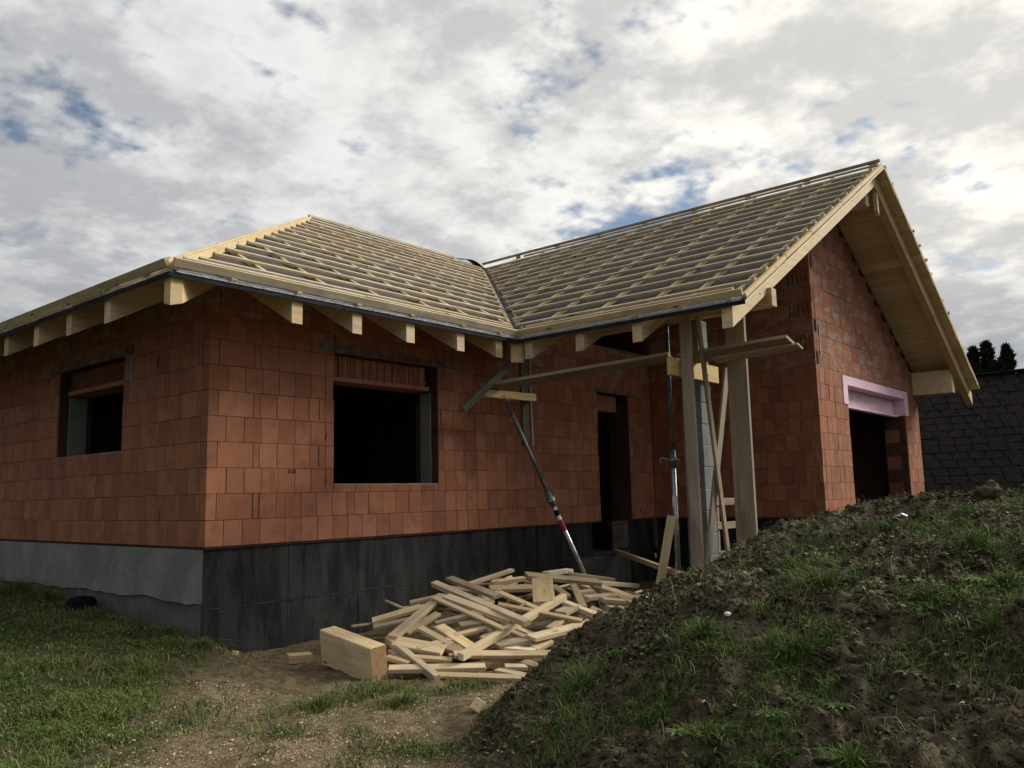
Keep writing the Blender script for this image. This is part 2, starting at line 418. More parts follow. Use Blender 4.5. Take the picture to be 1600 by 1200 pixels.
gy = np.concatenate([[-900, -400, -200, -100, -50, -28, -16, -12, -10, -9.2, -8.8], np.arange(-8.5, .3, .024), np.arange(.3, 6, .06), [6.2, 6.5, 7, 8, 10, 13, 18, 26, 40, 80, 160, 400, 900]])
GX, GY = np.meshgrid(gx, gy); GZ = rough_h(GX, GY)
nx, ny = len(gx), len(gy); I = np.arange(nx*ny).reshape(ny, nx)
quads = np.stack([I[:-1, :-1], I[:-1, 1:], I[1:, 1:], I[1:, :-1]], -1).reshape(-1, 4)
ground = np_mesh('ground', np.stack([GX, GY, GZ], -1).reshape(-1, 3), [quads], 'soil', smooth=True)
tag(ground, kind='structure')
GM = np.clip(mound(GX, GY)/.12, 0, 1); GL = lawn_w(GX, GY)*(1-GM)
far = (np.hypot(GX, GY) > 14).astype(float)
GCH = np.clip(sstep(-.1, .4, fbm(GX*1.2+1, GY*1.2, 3, 61))*(1-.85*GL)*(1-GM)*.85, 0, 1)*(1-far)
for nm, arr in (('grass', np.maximum(GL, far*.9)), ('chips', GCH), ('mound', GM)):
    at_ = ground.data.attributes.new(nm, 'FLOAT', 'POINT'); at_.data.foreach_set('value', arr.ravel().astype(np.float32))

# ------------------------------------------------------------------ the house: walls
TP = .559; EO = .88; XV = 3.61; XR = 8.94; XE2 = 2*XR-XV; YG = -3.87; WID = 8.38; ZE = 2.293; SEC = math.sqrt(1+TP*TP)
XW = 8.22; YW = -2.87; XW2 = 13.65
house = empty('brick_house')
tag(house, 'unfinished red brick house with bare battened roof and dark foundation', 'house')

BR = []     # (centre, length dir, outward normal, l, d, h, wall)
def rect_minus(r, hole):
    a0, a1, z0, z1 = r; h0, h1, k0, k1 = hole
    if h1 <= a0 or h0 >= a1 or k1 <= z0 or k0 >= z1: return [r]
    out = []
    if a0 < h0: out.append((a0, h0, z0, z1))
    if h1 < a1: out.append((h1, a1, z0, z1))
    m0, m1 = max(a0, h0), min(a1, h1)
    if z0 < k0: out.append((m0, m1, z0, k0))
    if k1 < z1: out.append((m0, m1, k1, z1))
    return out
def lay(wall, O, e, n, L, courses, holes, starts=(0, 0), ends=(0, 0), ztop=None, blen=.2, upper=None, corner=False, seed=1):
    r = random.Random(seed); e = Vector(e); n = Vector(n)
    for k in range(courses):
        z0, z1 = k*.25, k*.25+.25; bl = blen if upper is None or z0 < upper[0] else upper[1]
        s0 = starts[k % 2]; s1 = L-ends[k % 2]
        cuts = [s0]; a = s0+(bl if k % 2 == 0 else bl*.5)+r.uniform(-.012, .012)
        if corner and k % 2 == 1: cuts += [.11 if s0 < .1 else .19, .50]; a = .575+r.uniform(-.01, .01)
        while a < s1-.05:
            cuts.append(a)
            st = bl+r.uniform(-.006, .006)
            if r.random() < .035: st *= r.choice([.5, 1.5, .65])
            a += st
        cuts.append(s1)
        for a0, a1 in zip(cuts[:-1], cuts[1:]):
            rs = [(a0, a1, z0, z1)]
            for h in holes: rs = [q for x in rs for q in rect_minus(x, h)]
            for (b0, b1, y0, y1) in rs:
                if ztop is not None:
                    zt = min(ztop(b0), ztop(b1))-.01
                    if y0 > zt-.03: continue
                    y1 = min(y1, zt)
                if b1-b0 < .03 or y1-y0 < .025: continue
                g = r.uniform(.0010, .0036)+(r.random() < .08)*.004; gz = r.uniform(.0012, .0026)
                pr = r.uniform(-.0025, .0025)+(r.random() < .06)*r.uniform(-.006, .004)
                l, h, d = b1-b0-2*g, y1-y0-2*gz, .12
                c = Vector(O)+e*((b0+b1)/2)+Vector((0, 0, (y0+y1)/2))-n*(d/2-pr)
                BR.append((c, e, n, l, d, h, wall))
def core(name, prof_holes, axis, L, thick_from, thick_to, ztop, parent):
    """wall core: strips between openings; holes = [(a0,a1,z0,z1)]"""
    V = []; F = []
    def add(a0, a1, z0a, z0b, z1a, z1b):
        i = len(V)
        for t_ in (thick_from, thick_to):
            for a, z in ((a0, z0a), (a1, z0b), (a1, z1b), (a0, z1a)): V.append((a, t_, z) if axis == 'X' else (t_, a, z))
        F.extend([[i, i+1, i+2, i+3], [i+7, i+6, i+5, i+4]]+[[i+k, i+(k+1) % 4, i+4+(k+1) % 4, i+4+k] for k in range(4)])
    xs = sorted(set([L[0], L[1]]+[h[0] for h in prof_holes]+[h[1] for h in prof_holes]+[x for x in (XR,) if axis == 'X' and L[0] < x < L[1] and ztop(x) > 4]))
    for a0, a1 in zip(xs[:-1], xs[1:]):
        hs = [h for h in prof_holes if h[0] <= a0+1e-6 and h[1] >= a1-1e-6]
        if not hs: add(a0, a1, -.02, -.02, ztop(a0), ztop(a1))
        else:
            h = hs[0]
            if h[2] > .05: add(a0, a1, -.02, -.02, h[2], h[2])
            add(a0, a1, h[3], h[3], ztop(a0), ztop(a1))
    o = mesh_obj(name, V, F, 'mortar_core', parent); fix_normals(o.data); return o
rin = .016; TH = .40
zf = lambda a: ZE+TP*EO-.02                      # wall height under the level eaves
def zwing(x): return ZE+TP*min(x-XV, XE2-x)-.012
HF = [(1.5, 3.1, .58, 2.03), (6.6, 7.5, -1, 2.0)]
HL = [(1.76, 3.46, .99, 2.04)]
HG = [(9.54, 12.72, -1, 2.22), (9.32, 12.94, 1.75, 2.22)]
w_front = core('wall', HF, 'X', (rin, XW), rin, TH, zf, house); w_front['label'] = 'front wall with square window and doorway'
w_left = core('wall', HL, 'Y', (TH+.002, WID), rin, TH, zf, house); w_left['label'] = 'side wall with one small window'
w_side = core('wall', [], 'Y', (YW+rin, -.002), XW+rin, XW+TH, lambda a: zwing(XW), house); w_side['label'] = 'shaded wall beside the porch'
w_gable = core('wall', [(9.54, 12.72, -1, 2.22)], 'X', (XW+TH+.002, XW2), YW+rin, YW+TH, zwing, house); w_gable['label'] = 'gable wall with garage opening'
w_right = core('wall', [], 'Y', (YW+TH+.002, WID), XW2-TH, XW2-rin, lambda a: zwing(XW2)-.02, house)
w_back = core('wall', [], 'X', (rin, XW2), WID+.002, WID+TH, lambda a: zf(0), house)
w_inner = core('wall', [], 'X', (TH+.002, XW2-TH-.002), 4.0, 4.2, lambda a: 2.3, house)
boxat('partition_wall', XW, XW+.3, .01, 3.99, -.5, 3.2, 'inner_brick', house); boxat('partition_wall', 5.3, 5.45, TH+.05, 3.99, -.47, 2.3, 'inner_brick', house)
boxat('partition_wall', TH+.01, XW2-TH-.01, 3.98, 4.22, -.5, -.03, 'inner_brick', house); boxat('partition_wall', XW+TH, XW2-TH-.01, -.6, -.4, -.47, 2.4, 'inner_brick', house)
prism('back_gable', [(XV+.3, 2.4), (XE2-.3, 2.4), (XR, ZE+TP*(XR-XV)-.03)], 'Y', WID+.05, WID+.3, 'inner_brick', house)
boxat('floor_slab', TH+.01, XW2-TH-.01, TH+.01, WID-.01, -.62, -.47, 'concrete_dark', house)
boxat('floor_slab', XW+TH+.01, XW2-TH-.01, YW+TH+.01, TH, -.62, -.47, 'concrete_dark', house)

lay(w_front, (0, 0, 0), (1, 0, 0), (0, -1, 0), XW-.004, 11, HF+[(0, 9, zf(0)-.01, 9)], starts=(0, 0), corner=True, seed=3)
lay(w_left, (0, 0, 0), (0, 1, 0), (-1, 0, 0), WID, 11, HL+[(0, 9, zf(0)-.01, 9)], starts=(.122, .122), corner=True, seed=4)
lay(w_side, (XW, 0, 0), (0, -1, 0), (-1, 0, 0), -YW, 20, [], starts=(.004, .004), ends=(0, .122), ztop=lambda a: zwing(XW), upper=(2.25, .375), seed=5)
lay(w_gable, (XW, YW, 0), (1, 0, 0), (0, -1, 0), XW2-XW, 20, [(HG[0][0]-XW, HG[0][1]-XW, -1, 1.75), (HG[1][0]-XW, HG[1][1]-XW, 1.75, 2.22)], starts=(.122, 0), ztop=lambda a: zwing(XW+a), upper=(2.25, .375), seed=6)
# right garage jamb: bricks turned into the reveal
for k in range(7):
    l = .26 if k % 2 else .30
    BR.append((Vector((12.72+.06, YW+.125+l/2, k*.25+.125)), Vector((0, 1, 0)), Vector((-1, 0, 0)), l, .12, .244, w_gable)) if k % 2 else boxat('jamb_block', 12.735, 12.85, YW+.125, YW+.40, k*.25+.003, k*.25+.247, 'inner_brick', house)

def brick_matrix(c, e, n):
    z = Vector((0, 0, 1)); y = z.cross(e); mw = Matrix((e, y, z)).transposed().to_4x4(); mw.translation = c; return mw
def score(bk):
    c, e, n, l, d, h, w = bk; v = c+n*.06-CAM; dist = v.length; cs = -n.dot(v)/dist
    zf_ = v.dot(fw)
    if cs <= 0 or zf_ < .1: return 0
    u = FPX*v.dot(rt)/zf_; vv = FPX*v.dot(up)/zf_
    if abs(u) > 800 or abs(vv) > 600: return 0
    if n.x < -.5 and w is w_side and False: return 0
    return l*h*cs/dist**2
BR.sort(key=score, reverse=True)
for (c, e, n, l, d, h, w) in BR[:298]:
    o = bpy.data.objects.new('brick', box_mesh(round(l, 3), d, round(h, 3), 'brick', .0022)); link(o, w); o.matrix_local = brick_matrix(c, e, n)
V = []; F = []
for (c, e, n, l, d, h, w) in BR[298:]:
    bv, bf = box_data(l, d, h, .0022); mw = brick_matrix(c, e, n); i = len(V)
    V += [mw @ Vector(p) for p in bv]; F += [[i+k for k in f] for f in bf]
o = mesh_obj('bricks', V, F, 'brick', house); fix_normals(o.data); tag(o, 'the remaining smaller and farther bricks of the walls', kind='stuff')

# broken faces: raised dark slivers on cut or damaged bricks, painting the shade inside hollows
def cavity_shade(axis, a, z0, z1, w, face, seed):
    r_ = random.Random(seed); n_ = 9; L_ = [(a+r_.uniform(-w, w)*.5-w*.4, z0+(z1-z0)*i/n_) for i in range(n_+1)]; R_ = [(a+r_.uniform(-w, w)*.5+w*.5, z1-(z1-z0)*i/n_) for i in range(n_+1)]
    prism('cavity_shade', L_+R_, 'Y' if axis == 'X' else 'X', face-.004, face+.01, 'mortar_core', house)
for k, (a, z0, z1, w) in enumerate([(1.385, 1.53, 1.74, .010), (1.30, 1.27, 1.49, .008), (1.385, 1.02, 1.24, .014), (1.30, .78, .98, .007), (1.385, .56, .74, .010), (3.14, 1.3, 1.5, .006), (6.53, .55, .73, .006), (7.75, .09, .17, .02), (7.8, 1.74, 1.79, .03)]): cavity_shade('X', a, z0, z1, w, 0, k)
for k, xx in enumerate((.93, .975, 1.0)): cavity_shade('X', xx, .70-.0*k, .742, .016, 0, 40+k)
cavity_shade('Y', 1.0, 1.83, 1.96, .02, 0, 30); cavity_shade('Y', .86, .24, .38, .008, 0, 31)
for k in range(8):
    z = 2.26+.25*k+.02
    for q in range(3): cavity_shade('X', XW+.05+.035*q+(.02 if k % 2 else 0), z, z+.2, .009, YW, 60+k*5+q) if k % 2 == 0 else None
    for q in range(5): cavity_shade('Y', YW+.06+.07*q, z, z+.2, .016, XW, 160+k*7+q) if k % 2 == 1 else None
# lintels, shutter boxes, reveals
def shutter(x0, x1, parent):
    o = boxat('shutter_box', x0, x1-.10, .13, .36, 1.78, 2.028, 'inner_brick', parent)
    boxat('shutter_flange', x0, x1-.10, .05, .34, 1.725, 1.778, 'brick', o)
    r = random.Random(int(x0*100)); xx = x0+.04
    while xx < x1-.14:
        w = r.uniform(.03, .13); boxat('rib', xx, xx+w*.8, .112+r.uniform(0, .012), .131, 1.782, 2.024, 'brick', o, .002); xx += w
    return o
sb = shutter(1.503, 3.097, house)
V = []; F = []; r = random.Random(5)
for k in range(64):
    x = 1.68+1.3*(k/64)**.85+r.uniform(-.03, .03); z = 1.80+abs(r.gauss(0, .05)); a = r.uniform(-.5, .5); s = r.uniform(.01, .05)*r.random()*1.6; y = .10-r.uniform(0, .02)
    i = len(V); V += [(x, y, z), (x+.007, y-.004, z+.003), (x+.007+a*s, y-.01, z+s), (x+a*s*.8, y, z+s*1.1)]; F.append([i, i+1, i+2, i+3])
V = [Vector(v)-sb.location for v in V]; o = mesh_obj('foil_scraps', V, F, 'mortar_drip', sb); o['kind'] = 'stuff'
def ragged_bar(name, a0, a1, axis, t0, t1, z0, z1, mat, parent, seed):
    r = random.Random(seed); n = 26; top = [(a0+(a1-a0)*i/n, z1+r.uniform(-.012, .014)) for i in range(n+1)]; bot = [(a1-(a1-a0)*i/n, z0+r.uniform(-.004, .004)) for i in range(n+1)]
    return prism(name, top+bot, 'Y' if axis == 'X' else 'X', t0, t1, mat, parent)
ragged_bar('lintel', 1.30, 3.34, 'X', -.014, .13, 2.034, 2.115, 'lintel', house, 1)
ragged_bar('lintel', 1.54, 3.70, 'Y', -.014, .13, 2.044, 2.125, 'lintel', house, 2)
ragged_bar('lintel', 6.40, 7.72, 'X', -.012, .13, 2.004, 2.07, 'lintel', house, 3)
ragged_bar('plaster_patch', 1.27, 1.5, 'X', -.010, .05, 2.115, 2.15, 'concrete', house, 4)
ragged_bar('plaster_patch', 3.22, 3.40, 'X', -.012, .05, 1.975, 2.03, 'concrete', house, 6)
ragged_bar('plaster_patch', 1.53, 1.62, 'Y', -.008, .05, 1.74, 2.03, 'concrete', house, 5)
boxat('shutter_box', 6.6, 7.36, .14, .38, 1.73, 1.998, 'brick', house)
s2 = boxat('shutter_box', .13, .36, 1.763, 3.457, 1.80, 2.038, 'inner_brick', house); boxat('shutter_flange', .06, .34, 1.763, 3.33, 1.745, 1.798, 'brick', s2)
boxat('reveal_plaster', 3.085, 3.12, .125, .31, .585, 1.72, 'reveal_plaster', house)
boxat('reveal_plaster', .125, .34, 3.44, 3.48, .995, 1.74, 'reveal_plaster', house)
boxat('sill_mortar', 1.503, 3.097, .004, .39, .572, .592, 'concrete', house)
boxat('sill_mortar', .004, .39, 1.763, 3.457, .982, 1.0, 'concrete', house)
# pink foam shutter case over the garage opening
pk = prism('garage_lintel_box', [(9.325, 1.755), (9.535, 1.755), (9.535, 2.07), (12.715, 2.07), (12.715, 1.755), (12.935, 1.755), (12.935, 2.215), (9.325, 2.215)], 'Y', YW-.012, YW+.30, 'pink_foam', house)
boxat('foam_board', 9.54, 12.71, YW+.20, YW+.24, 1.77, 2.066, 'pink_foam', pk); boxat('foam_board', 9.54, 12.71, YW+.13, YW+.24, 1.735, 1.768, 'pink_foam', pk)
boxat('jamb_plinth', 12.73, 13.6, YW+.01, YW+.38, -.3, -.03, 'concrete', house)
ragged_bar('mortar_streak', 8.42, 8.47, 'X', YW-.008, YW+.02, 2.45, 2.9, 'concrete', house, 9)

# foundation
FI = .045
boxat('foundation', .53, 6.40, FI+.018, .5, -1.6, -.022, 'concrete_dark', house)
boxat('foundation', 7.5, XW-.01, FI+.018, .5, -1.6, -.022, 'concrete_dark', house)
boxat('foundation', 6.40, 7.5, FI+.03, .5, -1.6, -.48, 'concrete_dark', house)
boxat('foundation', FI-.01, .52, FI+.02, WID, -1.6, -.022, 'plinth_lower', house)
boxat('foundation', XW+.06, XW+.5, YW+.07, FI, -1.6, -.022, 'bitumen', house)
boxat('foundation', XW+.502, XW2-.06, YW+.07, YW+.5, -1.6, -.022, 'concrete', house)
pw = [.014, .96, 1.87, 2.81, 3.68, 4.6, 5.5, 6.40]
r = random.Random(12)
for x0, x1 in zip(pw[:-1], pw[1:]):
    p = r.uniform(-.003, .003)
    boxat('membrane_panel', x0+.0012, x1-.0012, FI-.005+p, FI+.016, -.575, -.004, 'bitumen', house, .003)
    boxat('membrane_panel', x0+.0012, x1-.0012, FI-.001-p, FI+.016, -1.5, -.583, 'bitumen', house, .003)
    bar('seam_strip', (x0, FI, -.579+r.uniform(-.004, .004)), (x1-.001, FI, -.579+r.uniform(-.004, .004)), .014, .006, 'seam', house, (0, 0, 1), .001)
boxat('membrane_panel', 7.505, XW-.02, FI-.004, FI+.016, -1.5, -.004, 'bitumen', house, .003)
n = 60; prof = [(FI, -.024), (WID, -.024)]; r = random.Random(8); hgt = -.50
for i in range(n+1):
    yy = WID-(WID-FI)*i/n; hgt += r.uniform(-.018, .018)+(-.525-.014*yy*0-hgt)*.25; prof.append((yy, hgt))
prism('plaster_coat', prof, 'X', .012, FI-.014, 'plaster', house)
boxat('door_board', 7.06, 7.495, .10, .13, -.46, -.02, 'dark_board', house)

# ------------------------------------------------------------------ the house: roof
nm_ = lambda f: f
def zr(t): return ZE+TP*t
def main_pt(x, t, h=0): return Vector((x, -EO+t-h*TP/SEC, zr(t)+h/SEC))       # front slope of the main roof
def left_pt(y, t, h=0): return Vector((-EO+t-h*TP/SEC, y, zr(t)+h/SEC))       # hipped slope on the left
def wing_pt(y, t, h=0): return Vector((XV+t-h*TP/SEC, y, zr(t)+h/SEC))        # left slope of the wing
def right_pt(y, t, h=0): return Vector((XE2-t+h*TP/SEC, y, zr(t)+h/SEC))      # right slope of the wing
NM, NL, NW, NR = Vector((0, -TP, 1)).normalized(), Vector((-TP, 0, 1)).normalized(), Vector((-TP, 0, 1)).normalized(), Vector((TP, 0, 1)).normalized()
TM = WID/2+EO; TW = XR-XV; YB = WID+EO
def slab(name, poly, zfun, h0, h1, mat, parent):
    n = len(poly); V = [(x, y, zfun(x, y)+h0*SEC) for x, y in poly]+[(x, y, zfun(x, y)+h1*SEC) for x, y in poly]
    F = [list(range(n))[::-1], list(range(n, 2*n))]+[[i, (i+1) % n, n+(i+1) % n, n+i] for i in range(n)]
    o = mesh_obj(name, V, F, mat, parent); fix_normals(o.data); return o
zm = lambda x, y: zr(y+EO); zl = lambda x, y: zr(x+EO); zb = lambda x, y: zr(YB-y); zw = lambda x, y: zr(x-XV); zrr = lambda x, y: zr(XE2-x)
jx, jy = XV+TM, -EO+TM
pm = [(-EO, -EO), (XV, -EO), (jx, jy), (-EO+TM, jy)]
pl = [(-EO, -EO), (-EO+TM, jy), (-EO, YB)]
pb = [(-EO, YB), (-EO+TM, jy), (jx, jy), (XV, YB)]
pwg = [(XV, YG), (XR, YG), (XR, YB), (XV, YB), (jx, jy), (XV, -EO)]
deck_m = slab('roof_deck', pm, zm, .0, .023, 'soffit', house); deck_l = slab('roof_deck', pl, zl, .0, .023, 'soffit', house)
deck_b = slab('roof_deck', pb, zb, .0, .023, 'soffit', house); deck_w = slab('roof_deck', pwg, zw, .0, .023, 'soffit', house)
for dk, pp, zz in ((deck_m, pm, zm), (deck_l, pl, zl), (deck_w, pwg, zw)): slab('roof_membrane', pp, zz, .025, .030, 'membrane', dk)
deck_r = slab('roof_deck', [(XR, YG+.02), (XE2-.02, YG+.02), (XE2-.02, YB), (XR, YB)], zrr, .023, .04, 'soffit', house)
r = random.Random(4); nb = 30
for i in range(nb):                                           # boards seen from below in the gable overhang
    t0, t1 = TW*i/nb+.002, TW*(i+1)/nb-.002
    bar('soffit_board', right_pt(YG+r.uniform(-.006, .006), (t0+t1)/2, .0115), right_pt(YB, (t0+t1)/2, .0115), (t1-t0)*SEC, .021+r.uniform(-.003, .001), 'soffit', deck_r, NR, .002)

ROWS = [.43+.323*k for k in range(16)]
r = random.Random(21)
def jig(a=.004): return r.uniform(-a, a)
def batten(fn, a0, a1, t, N, deck, hb=.087, w=.05, hh=.032, mat='batten_wood', name='batten'):
    if a1-a0 < .06: return
    parts = [(a0, a1)]
    if a1-a0 > 3.2:
        c = a0+(a1-a0)*r.uniform(.35, .65); parts = [(a0, c-.002), (c+.002, a1)]
    for s0, s1 in parts:
        bar(name, fn(s0, t+jig(), hb+jig(.003)), fn(s1, t+jig(), hb+jig(.003)), w, hh, mat, deck, N, .003)
for t in ROWS:
    if t < TM-.02: batten(main_pt, -EO+t+.05, XV+t-.12+jig(.04), t, NM, deck_m)
    if t < TM-.02: batten(left_pt, -EO+t+.05, YB-t-.05, t, NL, deck_l)
    batten(wing_pt, YG+.10+jig(.025), (-EO+t-.12+jig(.04)) if t < TM else 3.2, t, NW, deck_w)
# doubled eave battens, fascia-like
for fn, a0, a1, N, dk in ((main_pt, -EO+.02, XV-.01, NM, deck_m), (left_pt, -EO+.02, YB, NL, deck_l), (wing_pt, YG+.02, -EO-.02, NW, deck_w)):
    batten(fn, a0+.0, a1, .035, N, dk, .107, .028, .074, name='eave_batten', mat='batten_wood')
    batten(fn, a0+.14, a1-.06, .135, N, dk, .106, .045, .070, name='eave_batten')
MX = [.40, 1.12, 1.85, 2.63, 3.30]
for xc in MX+[4.08, 4.83, 5.58, 6.33, 7.08, 7.83, 8.4]+[-.3]:
    t0, t1 = max(.01, xc-XV+.10), min(TM-.03, xc+EO-.08)
    if t1-t0 > .1: bar('counter_batten', main_pt(xc+jig(.01), t0, .051), main_pt(xc+jig(.02), t1, .051), .055, .04, 'batten_wood', deck_m, NM, .003)
WY = [-1.03, -1.80, -2.575, -3.65]
for yc in [-3.70, -3.12]+WY[:3]+[-.28, .47, 1.22, 1.97, 2.72, 3.47]:
    t0, t1 = max(.01, yc+EO+.10), TW-.03
    bar('counter_batten', wing_pt(yc+jig(.01), t0, .051), wing_pt(yc+jig(.02), t1, .051), .055, .04, 'batten_wood', deck_w, NW, .003)
LY = [.30, 1.13, 1.93, 2.75, 3.57, 4.39, 5.21, 6.03, 6.85, 7.6]
for yc in LY:
    t1 = min(yc+EO, YB-yc, TM)-.08
    bar('counter_batten', left_pt(yc, .01, .051), left_pt(yc, t1, .051), .055, .04, 'batten_wood', deck_l, NL, .003)
    bar('counter_batten', left_pt(yc+.08, .02, .051), left_pt(yc+.66, .02, .051), .05, .038, 'spruce', deck_l, NL, .003)
# hip and valley timbers
D1 = Vector((1, 1, 0)).normalized()
def lip(fn, a0, a1, N, dk):                                   # rumpled silvery membrane edge showing between the counter battens
    n = int((a1-a0)/.05); V = []; F = []
    for i in range(n+1):
        a = a0+(a1-a0)*i/n
        for t_, h_ in ((.0, .034), (.035, .040+r.uniform(-.004, .008)), (.085, .038+r.uniform(-.004, .008)), (.12, .034)): V.append(fn(a, t_, h_))
    for i in range(n):
        for q in range(3): F.append([i*4+q, i*4+q+1, i*4+q+5, i*4+q+4])
    o = mesh_obj('membrane_edge', V, F, 'membrane_silver', dk, True); md = o.modifiers.new('t', 'SOLIDIFY'); md.thickness = .002
lip(main_pt, -EO+.05, XV-.03, NM, deck_m); lip(wing_pt, YG+.05, -EO-.05, NW, deck_w)
for sgn in (-1, 1):
    a = Vector((-EO+.05, -EO+.05, zr(.05)))+Vector((-sgn, sgn, 0))*.03; e = Vector((-EO+TM-.02, jy-.02, zr(TM-.02)))+Vector((-sgn, sgn, 0))*.03
    bar('hip_batten', a+Vector((0, 0, .085)), e+Vector((0, 0, .085)), .030, .075, 'spruce_bright', deck_m if sgn > 0 else deck_l)
    a = Vector((XV+.10, -EO+.02, zr(.06)))+Vector((sgn, -sgn, 0))*.055; e = Vector((jx+.02, jy-.06, zr(TM-.02)))+Vector((sgn, -sgn, 0))*.055
    bar('valley_batten', a+Vector((0, 0, .065)), e+Vector((0, 0, .065)), .05, .035, 'spruce', deck_w)
# ridges
bar('ridge_batten', (-EO+TM, jy, zr(TM)+.135), (jx-.9, jy, zr(TM)+.135), .045, .05, 'batten_wood', deck_m)
bar('ridge_batten', (jx-1.0, jy+.03, zr(TM)+.09), (jx-.1, jy+.03, zr(TM)+.09), .05, .05, 'batten_wood', deck_m)
ZRI = zr(TW)
ys = [YG+.05, -2.1, -.3, 1.5, 3.05, 4.45]
for y0, y1 in zip(ys[:-1], ys[1:]): bar('ridge_batten', (XR, y0+.003, ZRI+.142+jig(.004)), (XR, y1-.003, ZRI+.142+jig(.004)), .05, .042, 'weathered', deck_w)
y = YG+.12
while y < 4.4:
    boxat('ridge_block', XR-.02, XR+.02, y, y+.10, ZRI+.06, ZRI+.120, 'weathered', deck_w); y += 1.02
for i, (t0, t1) in enumerate(zip([.06, 1.2, 2.05, 3.3, 4.2], [1.19, 2.04, 3.29, 4.19, TW-.02])):   # verge timbers along the gable edge
    bar('verge_batten', wing_pt(YG+.028, t0, .058+jig(.006)), wing_pt(YG+.028, t1, .058+jig(.006)), .05, .052, 'spruce_bright', deck_w, NW)
    bar('verge_batten', right_pt(YG+.028, t0, .06), right_pt(YG+.028, t1, .06), .05, .04, 'spruce', deck_r, NR)
for t in ROWS: boxat('verge_block', wing_pt(0, t).x-.05, wing_pt(0, t).x+.05, YG+.055, YG+.10, wing_pt(0, t).z+.05, wing_pt(0, t).z+.11, 'spruce', deck_w)
for t in ROWS: bar('batten', right_pt(YG+.0+jig(.03), t, .10), right_pt(3, t, .10), .045, .035, 'batten_wood', deck_r, NR, .003)
# drip edges
def drip(p0, p1, out, parent):
    p0, p1, out = Vector(p0), Vector(p1), Vector(out)
    bar('drip_edge', p0+out*.006-Vector((0, 0, .012)), p1+out*.006-Vector((0, 0, .012)), .008, .044, 'drip_metal', parent, (0, 0, 1), .002)
drip((-EO, -EO, ZE+.02), (XV, -EO, ZE+.02), (0, -1, 0), deck_m); drip((-EO, -EO, ZE+.02), (-EO, YB, ZE+.02), (-1, 0, 0), deck_l); drip((XV, YG, ZE+.02), (XV, -EO, ZE+.02), (-1, 0, 0), deck_w)
# rafters
RD = .237
def rafter(fn_axis, c, w, u0, sgn, t1, parent, mat='spruce', tail=.03):
    """plumb cut rafter; fn_axis 'X' for main roof (runs in Y), 'Y' for the wing (runs in X)"""
    prof = [(u0+sgn*tail, zr(tail)), (u0+sgn*t1, zr(t1)), (u0+sgn*t1, zr(t1)-RD), (u0+sgn*tail, zr(tail)-RD)]
    prof = [(u, z-.002) for u, z in prof]
    return prism('rafter', prof, fn_axis, c-w/2, c+w/2, mat, parent)
for xc in MX: rafter('X', xc, .12, -EO, 1, min(xc+EO-.12, 2.6), deck_m)
for yc in LY: rafter('Y', yc, .12, -EO, 1, min(yc+EO-.12, 2.2), deck_l)
for yc in WY[:3]: rafter('Y', yc, .12, XV, 1, TW-.01, deck_w)
rafter('Y', -3.65, .12, XV, 1, TW-.002, deck_w, 'spruce_bright'); rafter('Y', -3.65, .12, XE2, -1, TW-.002, deck_r, 'spruce', tail=-.10)
for yc in (-.28, .47): rafter('Y', yc, .12, XV, 1, TW-.01, deck_w, tail=yc+EO+.12)
def diag_rafter(p, t1, w, mat, parent, bevel):
    c = Vector((p[0], p[1], 0)); nrm = Vector((1, -1, 0)).normalized(); h = w/2
    def at_(s, side, dz): q = c+D1*s+nrm*side; return (q.x, q.y, zr(s/math.sqrt(2))+dz-.004)
    s0 = .04
    sec = [(s0+(h if bevel else 0), -h), (s0, 0), (s0+(h if bevel else 0), h), (t1, h), (t1, -h)]
    dz = -.02
    V = [at_(s, side, dz if not i in (1,) else dz) for i, (s, side) in enumerate(sec)]+[at_(s, side, dz-RD) for s, side in sec]
    F = [[0, 1, 2, 3, 4], [9, 8, 7, 6, 5]]+[[i, (i+1) % 5, 5+(i+1) % 5, 5+i] for i in range(5)]
    o = mesh_obj('hip_rafter' if bevel else 'valley_rafter', V, F, mat, parent); fix_normals(o.data); return o
diag_rafter((-EO, -EO), 3.5, .15, 'spruce_bright', deck_m, True)
diag_rafter((XV, -EO), 5.5, .16, 'spruce', deck_w, False)
# purlins
boxat('purlin', 4.55, 4.68, -3.76, -.003, 2.435, 2.64, 'spruce', house)
boxat('purlin', 8.86, 9.02, -3.585, YW-.003, 4.74, 5.0, 'soffit', house)
boxat('purlin', 13.36, 13.56, -3.585, YW-.003, 2.19, 2.63, 'soffit', house)
prism('hanger', [(9.05, 5.03), (9.10, 5.0), (9.10, 4.60), (9.05, 4.68)], 'Y', -3.70, -3.64, 'spruce_bright', house)
boxat('wall_plate', .30, 3.4, .14, .28, zf(0)-.02, zf(0)+.10, 'spruce', house)
# dark membrane flap left standing at the ridge junction
V = []; F = []; n = 8
for i in range(n+1):
    a = i/n; x = jx-.75+.75*a; z = zr(TM)+.16+.075*math.sin(math.pi*a)-.10*a*a
    V += [(x, jy-.10, z-.05), (x, jy+.14, z+.02)]
F = [[2*i, 2*i+2, 2*i+3, 2*i+1] for i in range(n)]
o = mesh_obj('membrane_flap', V, F, 'black_sheet', deck_m, True); md = o.modifiers.new('t', 'SOLIDIFY'); md.thickness = .006

